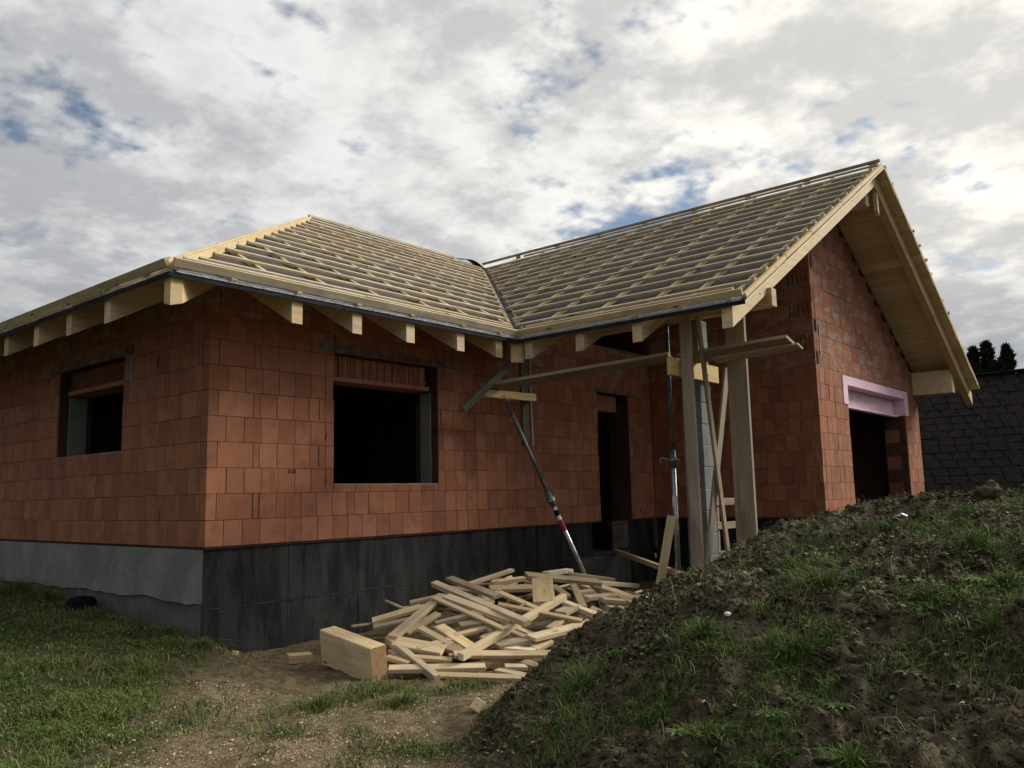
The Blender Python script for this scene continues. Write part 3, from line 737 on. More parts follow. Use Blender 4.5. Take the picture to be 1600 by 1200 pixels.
# ------------------------------------------------------------------ porch: pillar, props, planks
pil = empty('block_pillar', (4.745, -2.675, -1.05)); tag(pil, 'grey concrete block pillar half hidden behind crossed planks under porch', 'pillar')
for k in range(14):
    z = k*.25; o = bpy.data.objects.new('block', box_mesh(.25, .25, .240, 'block_grey', .006)); link(o, pil); o.location = (rnd.uniform(-.003, .003), rnd.uniform(-.003, .003), z+.12)
    if k < 13: o = bpy.data.objects.new('mortar_joint', box_mesh(.238, .238, .012, 'block_mortar', .002)); link(o, pil); o.location = (0, 0, z+.2455)

def thing_bar(name, p0, p1, w, h, mat, label, cat, group=None, zup=(0, 0, 1)):
    o = bar(name, p0, p1, w, h, mat, None, zup, .003); tag(o, label, cat, group); return o
XA = (-1, 0, 0); YA = (0, -1, 0)
thing_bar('upright_plank', (4.11, -2.935, -1.0), (4.06, -2.945, 2.40), .125, .05, 'weathered', 'wide weathered upright plank left of the crossed braces', 'plank', None, XA)
thing_bar('post_board', (4.57, -3.30, -.9), (4.57, -3.30, 2.433), .235, .05, 'post_wood', 'broad upright board under the gable eave, rightmost of the porch props', 'board', None, XA)
thing_bar('yellow_board', (3.86, -2.825, 1.80), (5.02, -2.825, 1.80), .045, .20, 'yellow_board', 'short yellow shuttering board bearing the scaffold plank', 'board')
thing_bar('scaffold_plank', (3.50, -.42, 1.76), (4.10, -2.72, 1.94), .22, .042, 'weathered', 'long scaffold plank spanning from the T-shaped support to yellow board', 'plank', None, (.22, 0, 1))
thing_bar('scaffold_plank', (4.35, -2.74, 1.935), (4.32, -4.04, 1.965), .27, .04, 'weathered', 'scaffold plank jutting past the broad upright board towards the gable', 'plank', None, (.30, 0, 1))
thing_bar('scaffold_plank', (4.41, -3.1, 1.885), (4.39, -4.10, 1.915), .14, .025, 'spruce', 'thin pale plank under the jutting scaffold plank', 'plank', None, (.30, 0, 1))
thing_bar('diagonal_brace', (4.16, -3.05, 2.36), (4.66, -3.04, -.55), .075, .03, 'weathered', 'narrow brace slanting down right, in front of the crossing', 'brace', None, YA)
thing_bar('diagonal_brace', (4.93, -3.00, 1.85), (4.10, -3.00, -.60), .11, .028, 'weathered', 'wider brace slanting down left, behind the crossing', 'brace', None, YA)
thing_bar('leaning_plank', (4.26, -2.26, -1.02), (4.40, -2.47, .15), .10, .03, 'spruce', 'short plank leaning against the upright steel prop', 'plank', None, (-.8, -.6, 0))
thing_bar('ground_bar', (6.78, -.10, -.455), (3.9, -2.98, -.50), .06, .06, 'spruce', 'long square timber lying from doorstep towards the earth mound', 'timber')
thing_bar('flat_plank', (3.9, -2.25, -.99), (5.2, -1.75, -.98), .16, .035, 'offcut', 'plank lying flat on the ground behind the right end of heap', 'plank')
boxat('concrete_step', 5.75, 6.75, -.20, FI+.028, -1.3, -.50, 'concrete_dark'); tag(bpy.context.scene.objects['concrete_step'], 'dark concrete step below the doorway', 'step')
# a small slatted trestle standing in the porch behind the broad board
tr = empty('trestle', (6.1, -2.4, -1.0)); tag(tr, 'small slatted trestle glimpsed between pillar and broad board', 'trestle')
for k, z in enumerate((.25, .62, .98, 1.28)): o = bar('slat', (-.45, 0, z), (.45, -.1, z), .09, .025, 'weathered', tr, YA)
for x in (-.42, .42): bar('leg', (x, .02, 0), (x*.9, .02, 1.4), .05, .04, 'weathered', tr, YA)
# temporary support under the valley
thing_bar('support_head', (3.36, -.52, 1.675), (4.36, -.52, 1.69), .09, .095, 'spruce', 'horizontal head board on top of the slanting steel prop', 'board')
thing_bar('hanging_board', (4.30, -.43, 1.06), (4.27, -.43, 2.42), .17, .035, 'dark_board', 'dark upright board hanging from the valley beside the head board', 'board', None, YA)
thing_bar('hanging_board', (4.39, -.44, 1.06), (4.36, -.44, 2.42), .03, .05, 'weathered', 'thin pale batten along the edge of dark hanging board', 'batten', None, YA)
thing_bar('wall_brace', (2.90, -.62, 1.43), (3.98, -.62, 2.21), .08, .03, 'old_board', 'weathered brace sloping down left from the valley rafter', 'brace', None, YA)

def steel_prop(top, foot, joint, label, red):
    top, foot = Vector(top), Vector(foot); d = (top-foot); L = d.length; d.normalize()
    e = empty('steel_prop', foot); tag(e, label, 'steel prop', 'adjustable steel props')
    P = lambda s: d*s
    a = Vector((0, 0, 1)).cross(d); a = a.normalized() if a.length > .05 else Vector((.64, -.77, 0)); bb = d.cross(a)
    tube('outer_tube', [P(.01), P(joint)], [.031, .031], 'bare_steel' if red else 'galvanised', e)
    tube('inner_tube', [P(joint-.02), P(L-.01)], [.024, .024], 'galv_dark', e)
    col = tube('collar', [P(joint-.17), P(joint-.12), P(joint-.11), P(joint-.05), P(joint-.04), P(joint+.04)], [.036, .036, .048, .048, .037, .036], 'galv_dark', e)
    tube('collar_ring', [P(joint-.085), P(joint-.065)], [.062, .062], 'galvanised', e)
    tube('hook', [P(joint-.07)-a*.03, P(joint-.06)-a*.10, P(joint-.04)-a*.13, P(joint-.07)-a*.155, P(joint-.11)-a*.145], [.007]*5, 'galvanised', e, 8)
    tube('pin', [P(joint-.075)-a*.02-bb*.05, P(joint-.075)+a*.07], [.008, .008], 'galvanised', e, 8)
    V = []; F = []
    s = joint+.12; k = 0
    while s < L-.1:                                               # row of pin holes
        i = len(V)
        for q in range(8):
            th = q*math.pi/4; pt = P(s)-bb*.0245*0+(-(CAM-foot).normalized())*0; V.append(None) if False else V.append(P(s)+d*.008*math.sin(th)+a*.007*math.cos(th)-bb*.0243)
        F.append(list(range(i, i+8))); s += .11
    mesh_obj('pin_holes', V, F, 'black_sheet', e)['kind'] = 'stuff'
    R = frame(a, d)
    for nm2, s in (('head_plate', L-.004), ('foot_plate', .004)):
        o = bpy.data.objects.new(nm2, box_mesh(.12, .12, .008, 'galvanised', .001)); link(o, e); mw = R.to_4x4(); mw.translation = P(s); o.matrix_local = mw
    if red:
        tube('sticker', [P(joint-.52), P(joint-.36)], [.0318, .0318], 'red_paint', e, caps=False); tube('sticker', [P(joint-.355), P(joint-.34)], [.0318, .0318], 'foil', e, caps=False); tube('sticker', [P(joint-.298), P(joint-.22)], [.0318, .0318], 'plastic_black', e, caps=False)
    else: tube('sticker', [P(joint-.62), P(joint-.50)], [.0317, .0317], 'foil', e, caps=False)
    return e
steel_prop((3.75, -.55, 1.622), (4.96, -1.03, -1.03), 1.62, 'slanting steel prop with red sticker rising from behind the timber heap', True)
steel_prop((4.615, -2.40, 2.43), (4.615, -2.40, -1.03), 1.90, 'upright galvanised steel prop with hook standing in the porch', False)

# ------------------------------------------------------------------ heap of timber offcuts
PILE=[(0.9,-1.62,-0.81,1.75,-1.38,-0.56,0.072,0.036),(0.86,-1.6,-0.82,0.69,-2.37,-1.03,0.043,0.043),(1.08,-2.3,-0.92,2.54,-2.26,-0.6,0.053,0.047),
(2.2,-0.83,-0.51,1.86,-2.35,-0.75,0.057,0.051),(2.35,-0.91,-0.47,2.01,-1.86,-0.56,0.065,0.039),(1.75,-1.46,-0.57,1.76,-2.25,-0.73,0.073,0.042),
(1.66,-1.38,-0.58,1.6,-2.29,-0.78,0.03,0.024),(1.55,-1.2,-0.61,1.7,-1.35,-0.57,0.05,0.031),(1.12,-1.11,-0.74,1.44,-1.38,-0.64,0.067,0.036),
(0.97,-1.28,-0.77,1.2,-1.5,-0.71,0.035,0.029),(1.04,-1.68,-0.78,1.36,-1.68,-0.68,0.058,0.029),(1.12,-1.78,-0.77,1.1,-2.09,-0.85,0.051,0.034),
(1.23,-1.89,-0.76,1.18,-2.29,-0.88,0.078,0.039),(1.27,-1.8,-0.73,1.5,-1.92,-0.69,0.047,0.041),(1.36,-1.99,-0.75,1.53,-2.1,-0.73,0.081,0.046),
(1.25,-2.09,-0.8,1.48,-2.18,-0.77,0.034,0.028),(0.85,-1.73,-0.84,0.99,-2.13,-0.89,0.105,0.039),(1.06,-2.13,-0.87,1.09,-2.26,-0.9,0.076,0.049),
(0.66,-1.83,-0.93,0.7,-2.02,-0.96,0.043,0.032),(0.79,-2.03,-0.93,0.93,-2.25,-0.95,0.059,0.032),(0.57,-1.99,-0.99,1.07,-2.5,-1.0,0.063,0.037),
(0.74,-2.32,-1.03,1.05,-2.96,-1.03,0.03,0.022),(1.03,-2.26,-0.92,1.88,-2.89,-0.98,0.06,0.033),(2.16,-1.39,-0.48,2.76,-1.41,-0.4,0.047,0.033),
(2.1,-1.7,-0.51,2.45,-1.96,-0.52,0.089,0.038),(2.28,-1.62,-0.47,2.54,-1.74,-0.45,0.059,0.039),(2.7,-1.7,-0.43,3.35,-2.14,-0.54,0.102,0.041),
(2.77,-1.83,-0.46,2.28,-2.24,-0.63,0.154,0.038),(2.94,-1.75,-0.43,3.55,-1.62,-0.45,0.063,0.042),(3.35,-2.14,-0.54,4.0,-2.19,-0.63,0.063,0.042),
(3.28,-1.85,-0.46,3.76,-2.03,-0.55,0.049,0.035),(2.91,-2.13,-0.53,2.57,-2.49,-0.69,0.051,0.038),(2.67,-2.07,-0.53,2.61,-2.27,-0.6,0.051,0.038),
(3.25,-2.26,-0.58,3.5,-2.63,-0.74,0.067,0.04),(3.22,-2.46,-0.65,3.3,-2.69,-0.76,0.059,0.039),(2.82,-2.38,-0.63,3.16,-2.44,-0.64,0.058,0.039),
(2.96,-2.48,-0.66,3.15,-2.55,-0.69,0.052,0.045),(2.86,-2.6,-0.72,3.1,-2.71,-0.76,0.07,0.045),(2.47,-2.33,-0.64,2.66,-2.75,-0.81,0.062,0.043),
(2.26,-2.45,-0.71,2.49,-2.43,-0.68,0.098,0.037),(1.89,-2.0,-0.62,2.35,-2.62,-0.78,0.03,0.024),(2.09,-1.83,-0.54,2.13,-2.35,-0.69,0.037,0.031),
(1.73,-2.55,-0.85,2.29,-2.67,-0.81,0.105,0.035),(2.23,-2.72,-0.83,2.3,-2.86,-0.9,0.059,0.035),(2.35,-2.65,-0.79,2.38,-2.85,-0.88,0.083,0.036),
(1.39,-2.43,-0.88,1.81,-2.58,-0.85,0.095,0.034),(1.62,-2.37,-0.8,1.69,-2.61,-0.88,0.045,0.028),(1.7,-2.38,-0.79,1.78,-2.62,-0.87,0.034,0.029),
(1.4,-2.49,-0.9,1.58,-2.66,-0.93,0.033,0.028),(1.6,-2.65,-0.92,1.8,-2.67,-0.88,0.067,0.034),(1.41,-2.72,-1.0,1.35,-3.07,-1.03,0.053,0.032),
(1.15,-2.63,-1.03,1.13,-2.92,-1.03,0.031,0.026),(1.46,-2.98,-1.03,1.77,-2.92,-1.02,0.054,0.032),(1.24,-2.66,-1.01,1.34,-2.74,-1.02,0.053,0.032),
(1.39,-2.28,-0.83,1.67,-2.34,-0.78,0.051,0.034),(1.62,-1.93,-0.66,1.5,-2.26,-0.79,0.046,0.035),(1.97,-2.55,-0.8,2.23,-2.53,-0.75,0.053,0.035),
(2.64,-2.54,-0.71,2.7,-2.68,-0.77,0.056,0.037),(2.77,-2.26,-0.59,3.01,-2.29,-0.59,0.052,0.039),(0.92,-1.97,-0.87,1.16,-2.08,-0.83,0.055,0.033)]
NAMED = {0: 'pale board sloping steeply down left, topmost at heap left', 1: 'square batten leaning down onto the gravel beside the big beam offcut', 2: 'bright square batten lying across the front of heap, dark end forward',
 3: 'long rough beam slanting down right along the upper left of heap', 4: 'straight board at the top left edge of heap', 6: 'thin slat slanting down right across the heap left', 16: 'wide board just right of the big beam offcut',
 20: 'long timber at heap front, just above the thin ground slat', 21: 'thin pale slat on the ground before the heap', 22: 'longest level timber across the right front of heap', 26: 'broad board crowning the heap, lying level',
 27: 'broad short board hanging down over the heap front from the crown', 29: 'board pointing right from the heap crown', 40: 'long thin slat lying across the heap middle', 42: 'wide board sloping down left in the heap middle right', 33: 'square timber sloping down right at the heap right end'}
GRP = 'timber offcuts in the heap'; SHARED = 'short sawn timber offcut jumbled among others within the heap'
SEEN = {}
def finish_labels():
    for lab, lst in SEEN.items():
        if 1 < len(lst) < 6:
            lst.sort(key=lambda q: q[0])
            for (v, o), wd_ in zip(lst, {2: ('upper', 'lower'), 3: ('upper', 'middle', 'lower'), 4: ('upper', 'second', 'third', 'lowest'), 5: ('upper', 'second', 'middle', 'fourth', 'lowest')}[len(lst)]): o['label'] = lab+f', {wd_} one'
def note(o, p0, p1):
    m = (p0+p1)/2-CAM; SEEN.setdefault(o['label'], []).append((-m.dot(up)/m.dot(fw), o))
def describe(p0, p1, w, h):
    def px(p): v = p-CAM; k = v.dot(fw); return 800+FPX*v.dot(rt)/k, 600-FPX*v.dot(up)/k
    (u0, v0), (u1, v1) = px(p0), px(p1)
    if u0 > u1: u0, v0, u1, v1 = u1, v1, u0, v0
    sl = (v1-v0)/max(1, u1-u0); kind = 'board' if w > 1.7*h else 'batten'
    way = 'lying level' if abs(sl) < .18 else ('sloping down right' if sl > 0 else 'sloping down left') if abs(sl) < 1.6 else 'pointing at the viewer'
    size = 'short' if (p1-p0).length < .4 else 'medium' if (p1-p0).length < .7 else 'long'; wid = 'narrow' if w < .065 else 'wide' if w > .11 else 'plain'
    uc, vc = (u0+u1)/2, (v0+v1)/2
    col = ['far left', 'left', 'centre left', 'centre', 'centre right', 'right', 'far right'][max(0, min(6, int((uc-590)/60)))]
    top = 893+max(0, 780-uc)*.42+max(0, uc-950)*.5; f = (vc-top)/max(20, 1062-top); row = 'top' if f < .2 else 'upper part' if f < .45 else 'lower part' if f < .75 else 'foot'
    return f'{size} {wid} {kind} {way}, {row} of the timber heap, {col}'
r = random.Random(99)
def dome(x, y):
    dx_ = x-2.95; dy_ = y+1.45; c_, s_ = math.cos(-.12), math.sin(-.12)
    return -1.03+.64*max(0, 1-math.hypot((dx_*c_+dy_*s_)/2.75, (-dx_*s_+dy_*c_)/1.75)**1.6)
for i, (x0, y0, z0, x1, y1, z1, w, h) in enumerate(PILE):
    p0, p1 = Vector((x0, y0, z0)), Vector((x1, y1, z1)); m_ = (p0+p1)/2; lift = min(.32, max(0, dome(m_.x, m_.y)-m_.z)*2.2)+(.07 if i in (0, 2, 3, 4, 5, 6, 26, 27, 40, 42) else .02)
    p0 = p0+(CAM-p0).normalized()*lift; p1 = p1+(CAM-p1).normalized()*lift; d = (p1-p0).normalized()
    ext = .02 if i in (21, 22, 26) else r.uniform(0, .05)
    flat = (CAM-(p0+p1)/2).normalized()*r.uniform(.1, .5)+Vector((0, 0, 1)); w = max(w, .045)*1.38; h = max(h, .024); p0 = p0+Vector((0, 0, .03)); p1 = p1+Vector((0, 0, .03))
    if i == 27: flat = (CAM-(p0+p1)/2).normalized()+Vector((0, 0, .4))
    if i in (2, 1): w = h = .062
    o = bar('timber_offcut', p0-d*ext-Vector((0, 0, h*.3)), p1+d*ext-Vector((0, 0, h*.3)), w, h, 'spruce_bright' if i in (2, 21) else 'offcut', None, flat, .003)
    tag(o, NAMED.get(i) or describe(p0, p1, w, h), 'timber offcut', GRP); note(o, p0, p1)
cnt = 0
while cnt < 78:
    x, y = r.uniform(.95, 5.2), r.uniform(-3.0, -.3); zt = dome(x, y)
    if x < 1.35 and y > -1.5: continue
    if zt < -.98: continue
    L_ = r.choice([.2, .35, .5, .8, 1.1])*r.uniform(.8, 1.2); a = r.uniform(0, math.pi); tl = r.gauss(0, .20); z = max(-1.0, zt-r.uniform(.07, .15))
    d = Vector((math.cos(a)*math.cos(tl), math.sin(a)*math.cos(tl), math.sin(tl)))*L_/2
    if min(dome(x+d.x, y+d.y)-(z+d.z), dome(x-d.x, y-d.y)-(z-d.z)) < -.06: continue
    w, h = r.choice([(.05, .04), (.08, .024), (.12, .024), (.15, .024), (.06, .05), (.19, .03), (.10, .03), (.03, .02), (.025, .02), (.04, .024)])
    o = bar('timber_offcut', Vector((x, y, z))-d, Vector((x, y, z))+d, w, h, r.choice(['offcut', 'offcut', 'offcut', 'weathered', 'spruce']), None, (r.gauss(0, .4), r.gauss(0, .4), 1), .003); tag(o, describe(Vector((x, y, z))-d, Vector((x, y, z))+d, w, h), 'timber offcut', GRP); note(o, Vector((x, y, z))-d, Vector((x, y, z))+d); cnt += 1
finish_labels()
def oriented_block(name, c, l, w, h, yaw, pitch, roll_, mat, label, cat):
    o = bpy.data.objects.new(name, box_mesh(l, w, h, mat, .005)); link(o); o.location = c; o.rotation_euler = (roll_, pitch, yaw); tag(o, label, cat); return o
bo = empty('beam_offcut', (.46, -1.60, -1.03)); tag(bo, 'large rectangular beam offcut standing on edge left of the heap', 'beam offcut')
a = math.atan2(-.93, -.16)
o = bpy.data.objects.new('beam_body', box_mesh(.86, .15, .30, 'offcut', .006)); link(o, bo); o.location = (0, 0, .155); o.rotation_euler = (math.radians(7), math.radians(4), a)
o2 = bpy.data.objects.new('end_grain', box_mesh(.006, .146, .296, 'endgrain', .002)); link(o2, o); o2.location = (.4315, 0, 0)
oriented_block('wood_cube', (.14, -3.33, hz(.14, -3.33)+.03), .085, .085, .085, .5, .62, .5, 'spruce_bright', 'small wooden cube lying tilted on the ground before the mound', 'wood block')
oriented_block('wood_block', (.50, -.80, hz(.5, -.8)+.04), .22, .09, .08, -.35, .05, .1, 'offcut', 'short wood block on the ground left of the big beam offcut', 'wood block')
oriented_block('wood_block', (.12, -.36, hz(.12, -.36)+.02), .09, .05, .035, .7, .1, .3, 'offcut', 'tiny wood chip block by the foundation, left of heap', 'wood block')
oriented_block('wood_scrap', (3.27, -5.24, hz(3.27, -5.24)+.03), .16, .07, .02, .3, .3, .2, 'spruce_bright', 'pale wood scrap on the crest of the earth mound', 'wood scrap')
oriented_block('wood_scrap', (2.77, -5.41, hz(2.77, -5.41)+.03), .08, .07, .02, 1.3, .5, .4, 'foil', 'small white scrap beside the pale one on mound crest', 'scrap')
oriented_block('wood_scrap', (.0, -5.27, hz(.0, -5.27)+.02), .06, .025, .02, .2, .1, .3, 'foil', 'small white scrap low on the left shoulder of the mound', 'scrap')
oriented_block('brick_shard', (4.27, -3.96, hz(4.27, -3.96)+.02), .10, .07, .05, .4, .2, .2, 'brick', 'orange brick shard on the mound top beneath the gable corner', 'brick shard')

# black plastic pot lying by the side wall
bp = empty('black_tub', (-.16, 2.20, hz(-.16, 2.2)+.02)); tag(bp, 'black plastic tub lying overturned in the grass by side wall', 'tub')
tube('tub_body', [(0, 0, -.03), (0, 0, .06), (0, 0, .10), (0, 0, .115)], [.16, .15, .12, .04], 'plastic_black', bp, 20); tube('tub_rim', [(0, 0, -.03), (0, 0, -.005)], [.17, .17], 'plastic_black', bp, 20)

# ------------------------------------------------------------------ neighbour and trees behind
nb_ = empty('neighbour_house', (16.2, -2.5, -1.0)); tag(nb_, 'neighbouring building with dark slate roof behind the gable', 'house')
NX, NZ, RUN = 16.2-16.2, .12+1.0, 3.05; Y0, Y1 = -9, 10
mesh = prism('wall', [(.25, -.3), (5.85, -.3), (5.85, NZ), (3.05, NZ+2.8), (.25, NZ)], 'Y', Y0+.2, Y1-.2, 'house_render', nb_)
deck = prism('roof_deck', [(0, NZ-.06), (RUN, NZ+RUN-.06), (2*RUN, NZ-.06), (2*RUN, NZ-.16), (RUN, NZ+RUN-.18), (0, NZ-.16)], 'Y', Y0, Y1, 'slate_under', nb_)
tube('gutter', [(-.06, Y0, NZ-.10), (-.06, Y1, NZ-.10)], [.055, .055], 'galv_dark', nb_, 10)
s2_ = math.sqrt(.5); SN = Vector((-s2_, 0, s2_)); r = random.Random(31); others = []
def slate_mesh(l, w):
    k = ('slate', l, w)
    if k not in CACHE:
        V_, F_ = box_data(l, w, .022, .003); me = bpy.data.meshes.new('slate'); me.from_pydata([(p[0], p[1]+.42*p[0], p[2]) for p in V_], [], F_); me.update(); fix_normals(me); me.materials.append(MAT['slate']); CACHE[k] = me
    return CACHE[k]
EXP = .255; nrow = int(RUN*math.sqrt(2)/EXP)+1
for k in range(nrow):
    s = k*EXP; y = Y0+(.175 if k % 2 else 0)
    while y < Y1:
        wv = .35+r.uniform(-.02, .02); lc = min(EXP+.05, RUN*math.sqrt(2)-s)
        c = Vector((s2_*(s+lc/2), y+wv/2, NZ+s2_*(s+lc/2)))+SN*(.012+r.uniform(-.004, .006)-.05)
        wy = c.y-2.5
        it = (c, round(wv-.028, 2), lc, r.uniform(-.025, .025), r.uniform(.03, .075))
        if -5.1 < wy < .1: 
            o = bpy.data.objects.new('slate', slate_mesh(round(lc, 2), it[1])); link(o, deck)
            R = frame((s2_, 0, s2_-it[4]), SN); R = R @ Matrix.Rotation(it[3], 3, 'Z'); mw = R.to_4x4(); mw.translation = c; o.matrix_local = mw
        else: others.append(it)
        y += wv
V = []; F = []
for c, wv, lc, rz, tl in others:
    bv, bf = box_data(lc, wv, .012, .002); mw = frame((s2_, 0, s2_-tl), SN).to_4x4(); mw.translation = c; i = len(V); V += [mw @ Vector((p[0], p[1]+.42*p[0], p[2])) for p in bv]; F += [[i+q for q in f] for f in bf]
o = mesh_obj('slates', V, F, 'slate', deck); fix_normals(o.data); o['kind'] = 'stuff'
bar('ridge_tile', (RUN, Y0, NZ+RUN+.0), (RUN, Y1, NZ+RUN+.0), .22, .05, 'slate', nb_)

def conifer(x, y, top, halfw, seed, label):
    base_z = -1.0; e = empty('conifer_tree', (x, y, base_z)); tag(e, label, 'tree', 'conifers behind the slate roof'); H = top-base_z; rg = np.random.default_rng(seed)
    tube('trunk', [(0, 0, 0), (0, 0, H*.5), (0, 0, H*.93)], [.16, .10, .02], 'bark', e, 8)
    for k in range(10):
        th = k*2.4; z = H*(.2+.07*k); tube('limb', [(0, 0, z), (math.cos(th)*halfw*.5, math.sin(th)*halfw*.5, z+.35)], [.035, .01], 'bark', e, 6)
    n = 9000; zz = rg.random(n)**.85; 
    lob = 1+.22*np.sin(zz*37+seed)+.12*np.sin(zz*83+seed*2); th = rg.random(n)*2*np.pi
    rad = halfw*np.clip(1.15*(1-zz)**.46, 0, 1)*lob*(1+.18*np.sin(th*3+zz*9+seed))*np.sqrt(rg.random(n)*.75+.25)
    C = np.stack([rad*np.cos(th), rad*np.sin(th), .1*H+zz*H*.9], -1)
    a = rg.normal(size=(n, 3)); a[:, 2] = np.abs(a[:, 2])+.6; a /= np.linalg.norm(a, axis=1)[:, None]; bb = np.cross(a, rg.normal(size=(n, 3))); bb /= np.linalg.norm(bb, axis=1)[:, None]
    s = (.05+.08*rg.random(n))[:, None]
    V = np.stack([C-bb*s*.5, C+bb*s*.5, C+a*s*1.9], 1).reshape(-1, 3); F = np.arange(n*3).reshape(n, 3)
    np_mesh('crown', V, [F], 'conifer_leaf', e)
conifer(34, -.06, 5.95, .62, 2, 'leftmost dark conifer behind the slate roof, merging with the tallest'); conifer(34.5, -.45, 6.2, .62, 3, 'tallest dark conifer rising just right of the leftmost one'); conifer(35, -.86, 5.5, .42, 4, 'smallest dark conifer, low between two taller ones'); conifer(34, -1.24, 5.9, .48, 5, 'pointed dark conifer, rightmost of those behind the slate roof')

# ------------------------------------------------------------------ grass, weeds, clods, chips
rg = np.random.default_rng(5)
def blades(name, x, y, h, w, lean, mat, parent=None, lift=0.0, out=None):
    n = len(x); z = rough_h(x, y)-.006+lift; B = np.stack([x, y, z], -1)
    th = rg.random(n)*2*np.pi if out is None else out; ph = rg.random(n)*2*np.pi
    side = np.stack([np.cos(ph), np.sin(ph), np.zeros(n)], -1)*w[:, None]*.5
    ld = np.stack([np.cos(th), np.sin(th), np.zeros(n)], -1)*(lean*h)[:, None]; upv = np.zeros((n, 3)); upv[:, 2] = h
    m1 = B+ld*.16+upv*.48; m2 = B+ld*.5+upv*.84*np.clip(1-.28*lean, .3, 1)[:, None]; tip = B+ld*1.0+upv*np.clip(1.02-.42*lean, .15, 1)[:, None]
    V = np.stack([B-side, B+side, m1+side*.85, m1-side*.85, m2+side*.55, m2-side*.55, tip], 1).reshape(-1, 3)
    i = np.arange(n)*7
    Q = np.concatenate([np.stack([i, i+1, i+2, i+3], -1), np.stack([i+3, i+2, i+4, i+5], -1)]); T = np.stack([i+5, i+4, i+6], -1)
    return np_mesh(name, V, [Q, T], mat, parent)
def scatter(n, x0, x1, y0, y1, wf):
    x = rg.uniform(x0, x1, n); y = rg.uniform(y0, y1, n); k = rg.random(n) < wf(x, y); return x[k], y[k]
lw = lambda x, y: lawn_w(x, y)*(mound(x, y) < .02)*(.12+.88*sstep(-.22, .22, fbm(x*2.2, y*2.2, 4, 7)))
x, y = scatter(380000, -4.2, .9, -4.4, 5.5, lw); n = len(x); cl = sstep(-.15, .5, fbm(x*2.6+9, y*2.6, 4, 15))
tag(blades('grass', x, y, rg.uniform(.025, .07, n)*(1+1.3*cl), rg.uniform(.004, .009, n), rg.uniform(.4, 2.0, n), 'grass_blade'), 'green lawn grass left of the path, beside the side wall', 'grass', kind='stuff')
mw_ = lambda x, y: (mound(x, y) > .03)*sstep(.04, .30, fbm(x*2.6+2, y*2.6-4, 4, 19))*.95*sstep(-4.4, -5.3, y+.25*(x-1))+(mound(x, y) > .03)*.06
x, y = scatter(200000, -1.6, 6, -8, -3.0, mw_); n = len(x)
tag(blades('grass', x, y, rg.uniform(.03, .10, n), rg.uniform(.003, .006, n), rg.uniform(.3, 1.5, n), 'mound_grass'), 'sparse grass growing over the earth mound', 'grass', kind='stuff')
x, y = scatter(6000, -1.6, 6, -8, -3.0, lambda a, c: (mound(a, c) > .03)*.7); n = len(x)
tag(blades('dry_stems', x, y, rg.uniform(.04, .13, n), rg.uniform(.0025, .005, n), rg.uniform(.5, 1.8, n), 'dry_stem'), 'dry straw coloured stems strewn over the earth mound', 'stems', kind='stuff')
TUFTS = [(.49, -5.59, .20, .17, 620, 'large dark grass tuft high on the mound below the gable corner'), (-.25, -5.25, .15, .14, 420, 'grass tuft on the left shoulder of the mound'), (-.38, -4.60, .20, .17, 520, 'long grass tuft at the mound edge before the timber heap'),
 (1.23, -6.26, .22, .17, 520, 'grass tuft near the top right edge of the mound'), (-.22, -5.71, .20, .15, 520, 'broad grass tuft in the middle of the mound face'), (-.62, -5.24, .14, .12, 300, 'low grass tuft left of the mound middle'),
 (.43, -6.16, .10, .10, 220, 'small grass tuft right of the large dark one'), (.70, -6.45, .16, .13, 320, 'grass tuft at the far right side of the mound face'), (-.83, -5.54, .12, .11, 260, 'grass tuft at the bottom of the picture, left on the mound'),
 (-.83, -6.16, .12, .11, 260, 'grass tuft at the bottom of the picture, right on the mound'), (.14, -6.49, .10, .10, 200, 'sparse grass tuft at the right picture edge'), (-.87, -5.85, .10, .10, 200, 'thin grass tuft at the bottom middle of the mound'), (2.2, -5.5, .2, .10, 260, 'low grass tuft on the mound skyline right of the garage'),
 (-.30, 3.6, .30, .26, 460, 'tall grass tuft against the grey plinth at far left'), (-.20, 2.95, .18, .22, 300, 'grass tuft against the plinth left of the black tub'), (-.12, -.22, .12, .13, 260, 'grass tuft at the house corner'), (-.45, -2.35, .22, .12, 380, 'grass tuft on the path before the beam offcut'), (-.05, -2.75, .25, .11, 420, 'grass tuft on the path before the heap')]
for tx, ty, tr_, th_, n, lab in TUFTS:
    a = rg.random(n)*2*np.pi; n = int(n*1.5); a = rg.random(n)*2*np.pi; rr_ = np.abs(rg.normal(0, .62, n))*tr_*(1+.35*np.sin(a*3+tx*9)+.2*np.sin(a*5+ty*7)); x = tx+rr_*np.cos(a); y = ty+rr_*np.sin(a)
    e = empty('grass_tuft', (tx, ty, hz(tx, ty)))
    o = blades('blades', x, y, rg.uniform(.35, 1.0, n)*th_*np.clip(1.1-.4*rr_/tr_, .3, 1.1), rg.uniform(.003, .0065, n), rg.uniform(.15, 1.3, n)+.4*rr_/tr_, 'mound_grass' if ty < -1 else 'grass_blade', None, 0, a+rg.normal(0, .6, n))
    o.data.transform(Matrix.Translation(-e.location)); o.parent = e; tag(o, kind='stuff')
    tag(e, lab, 'grass tuft', 'grass tufts')
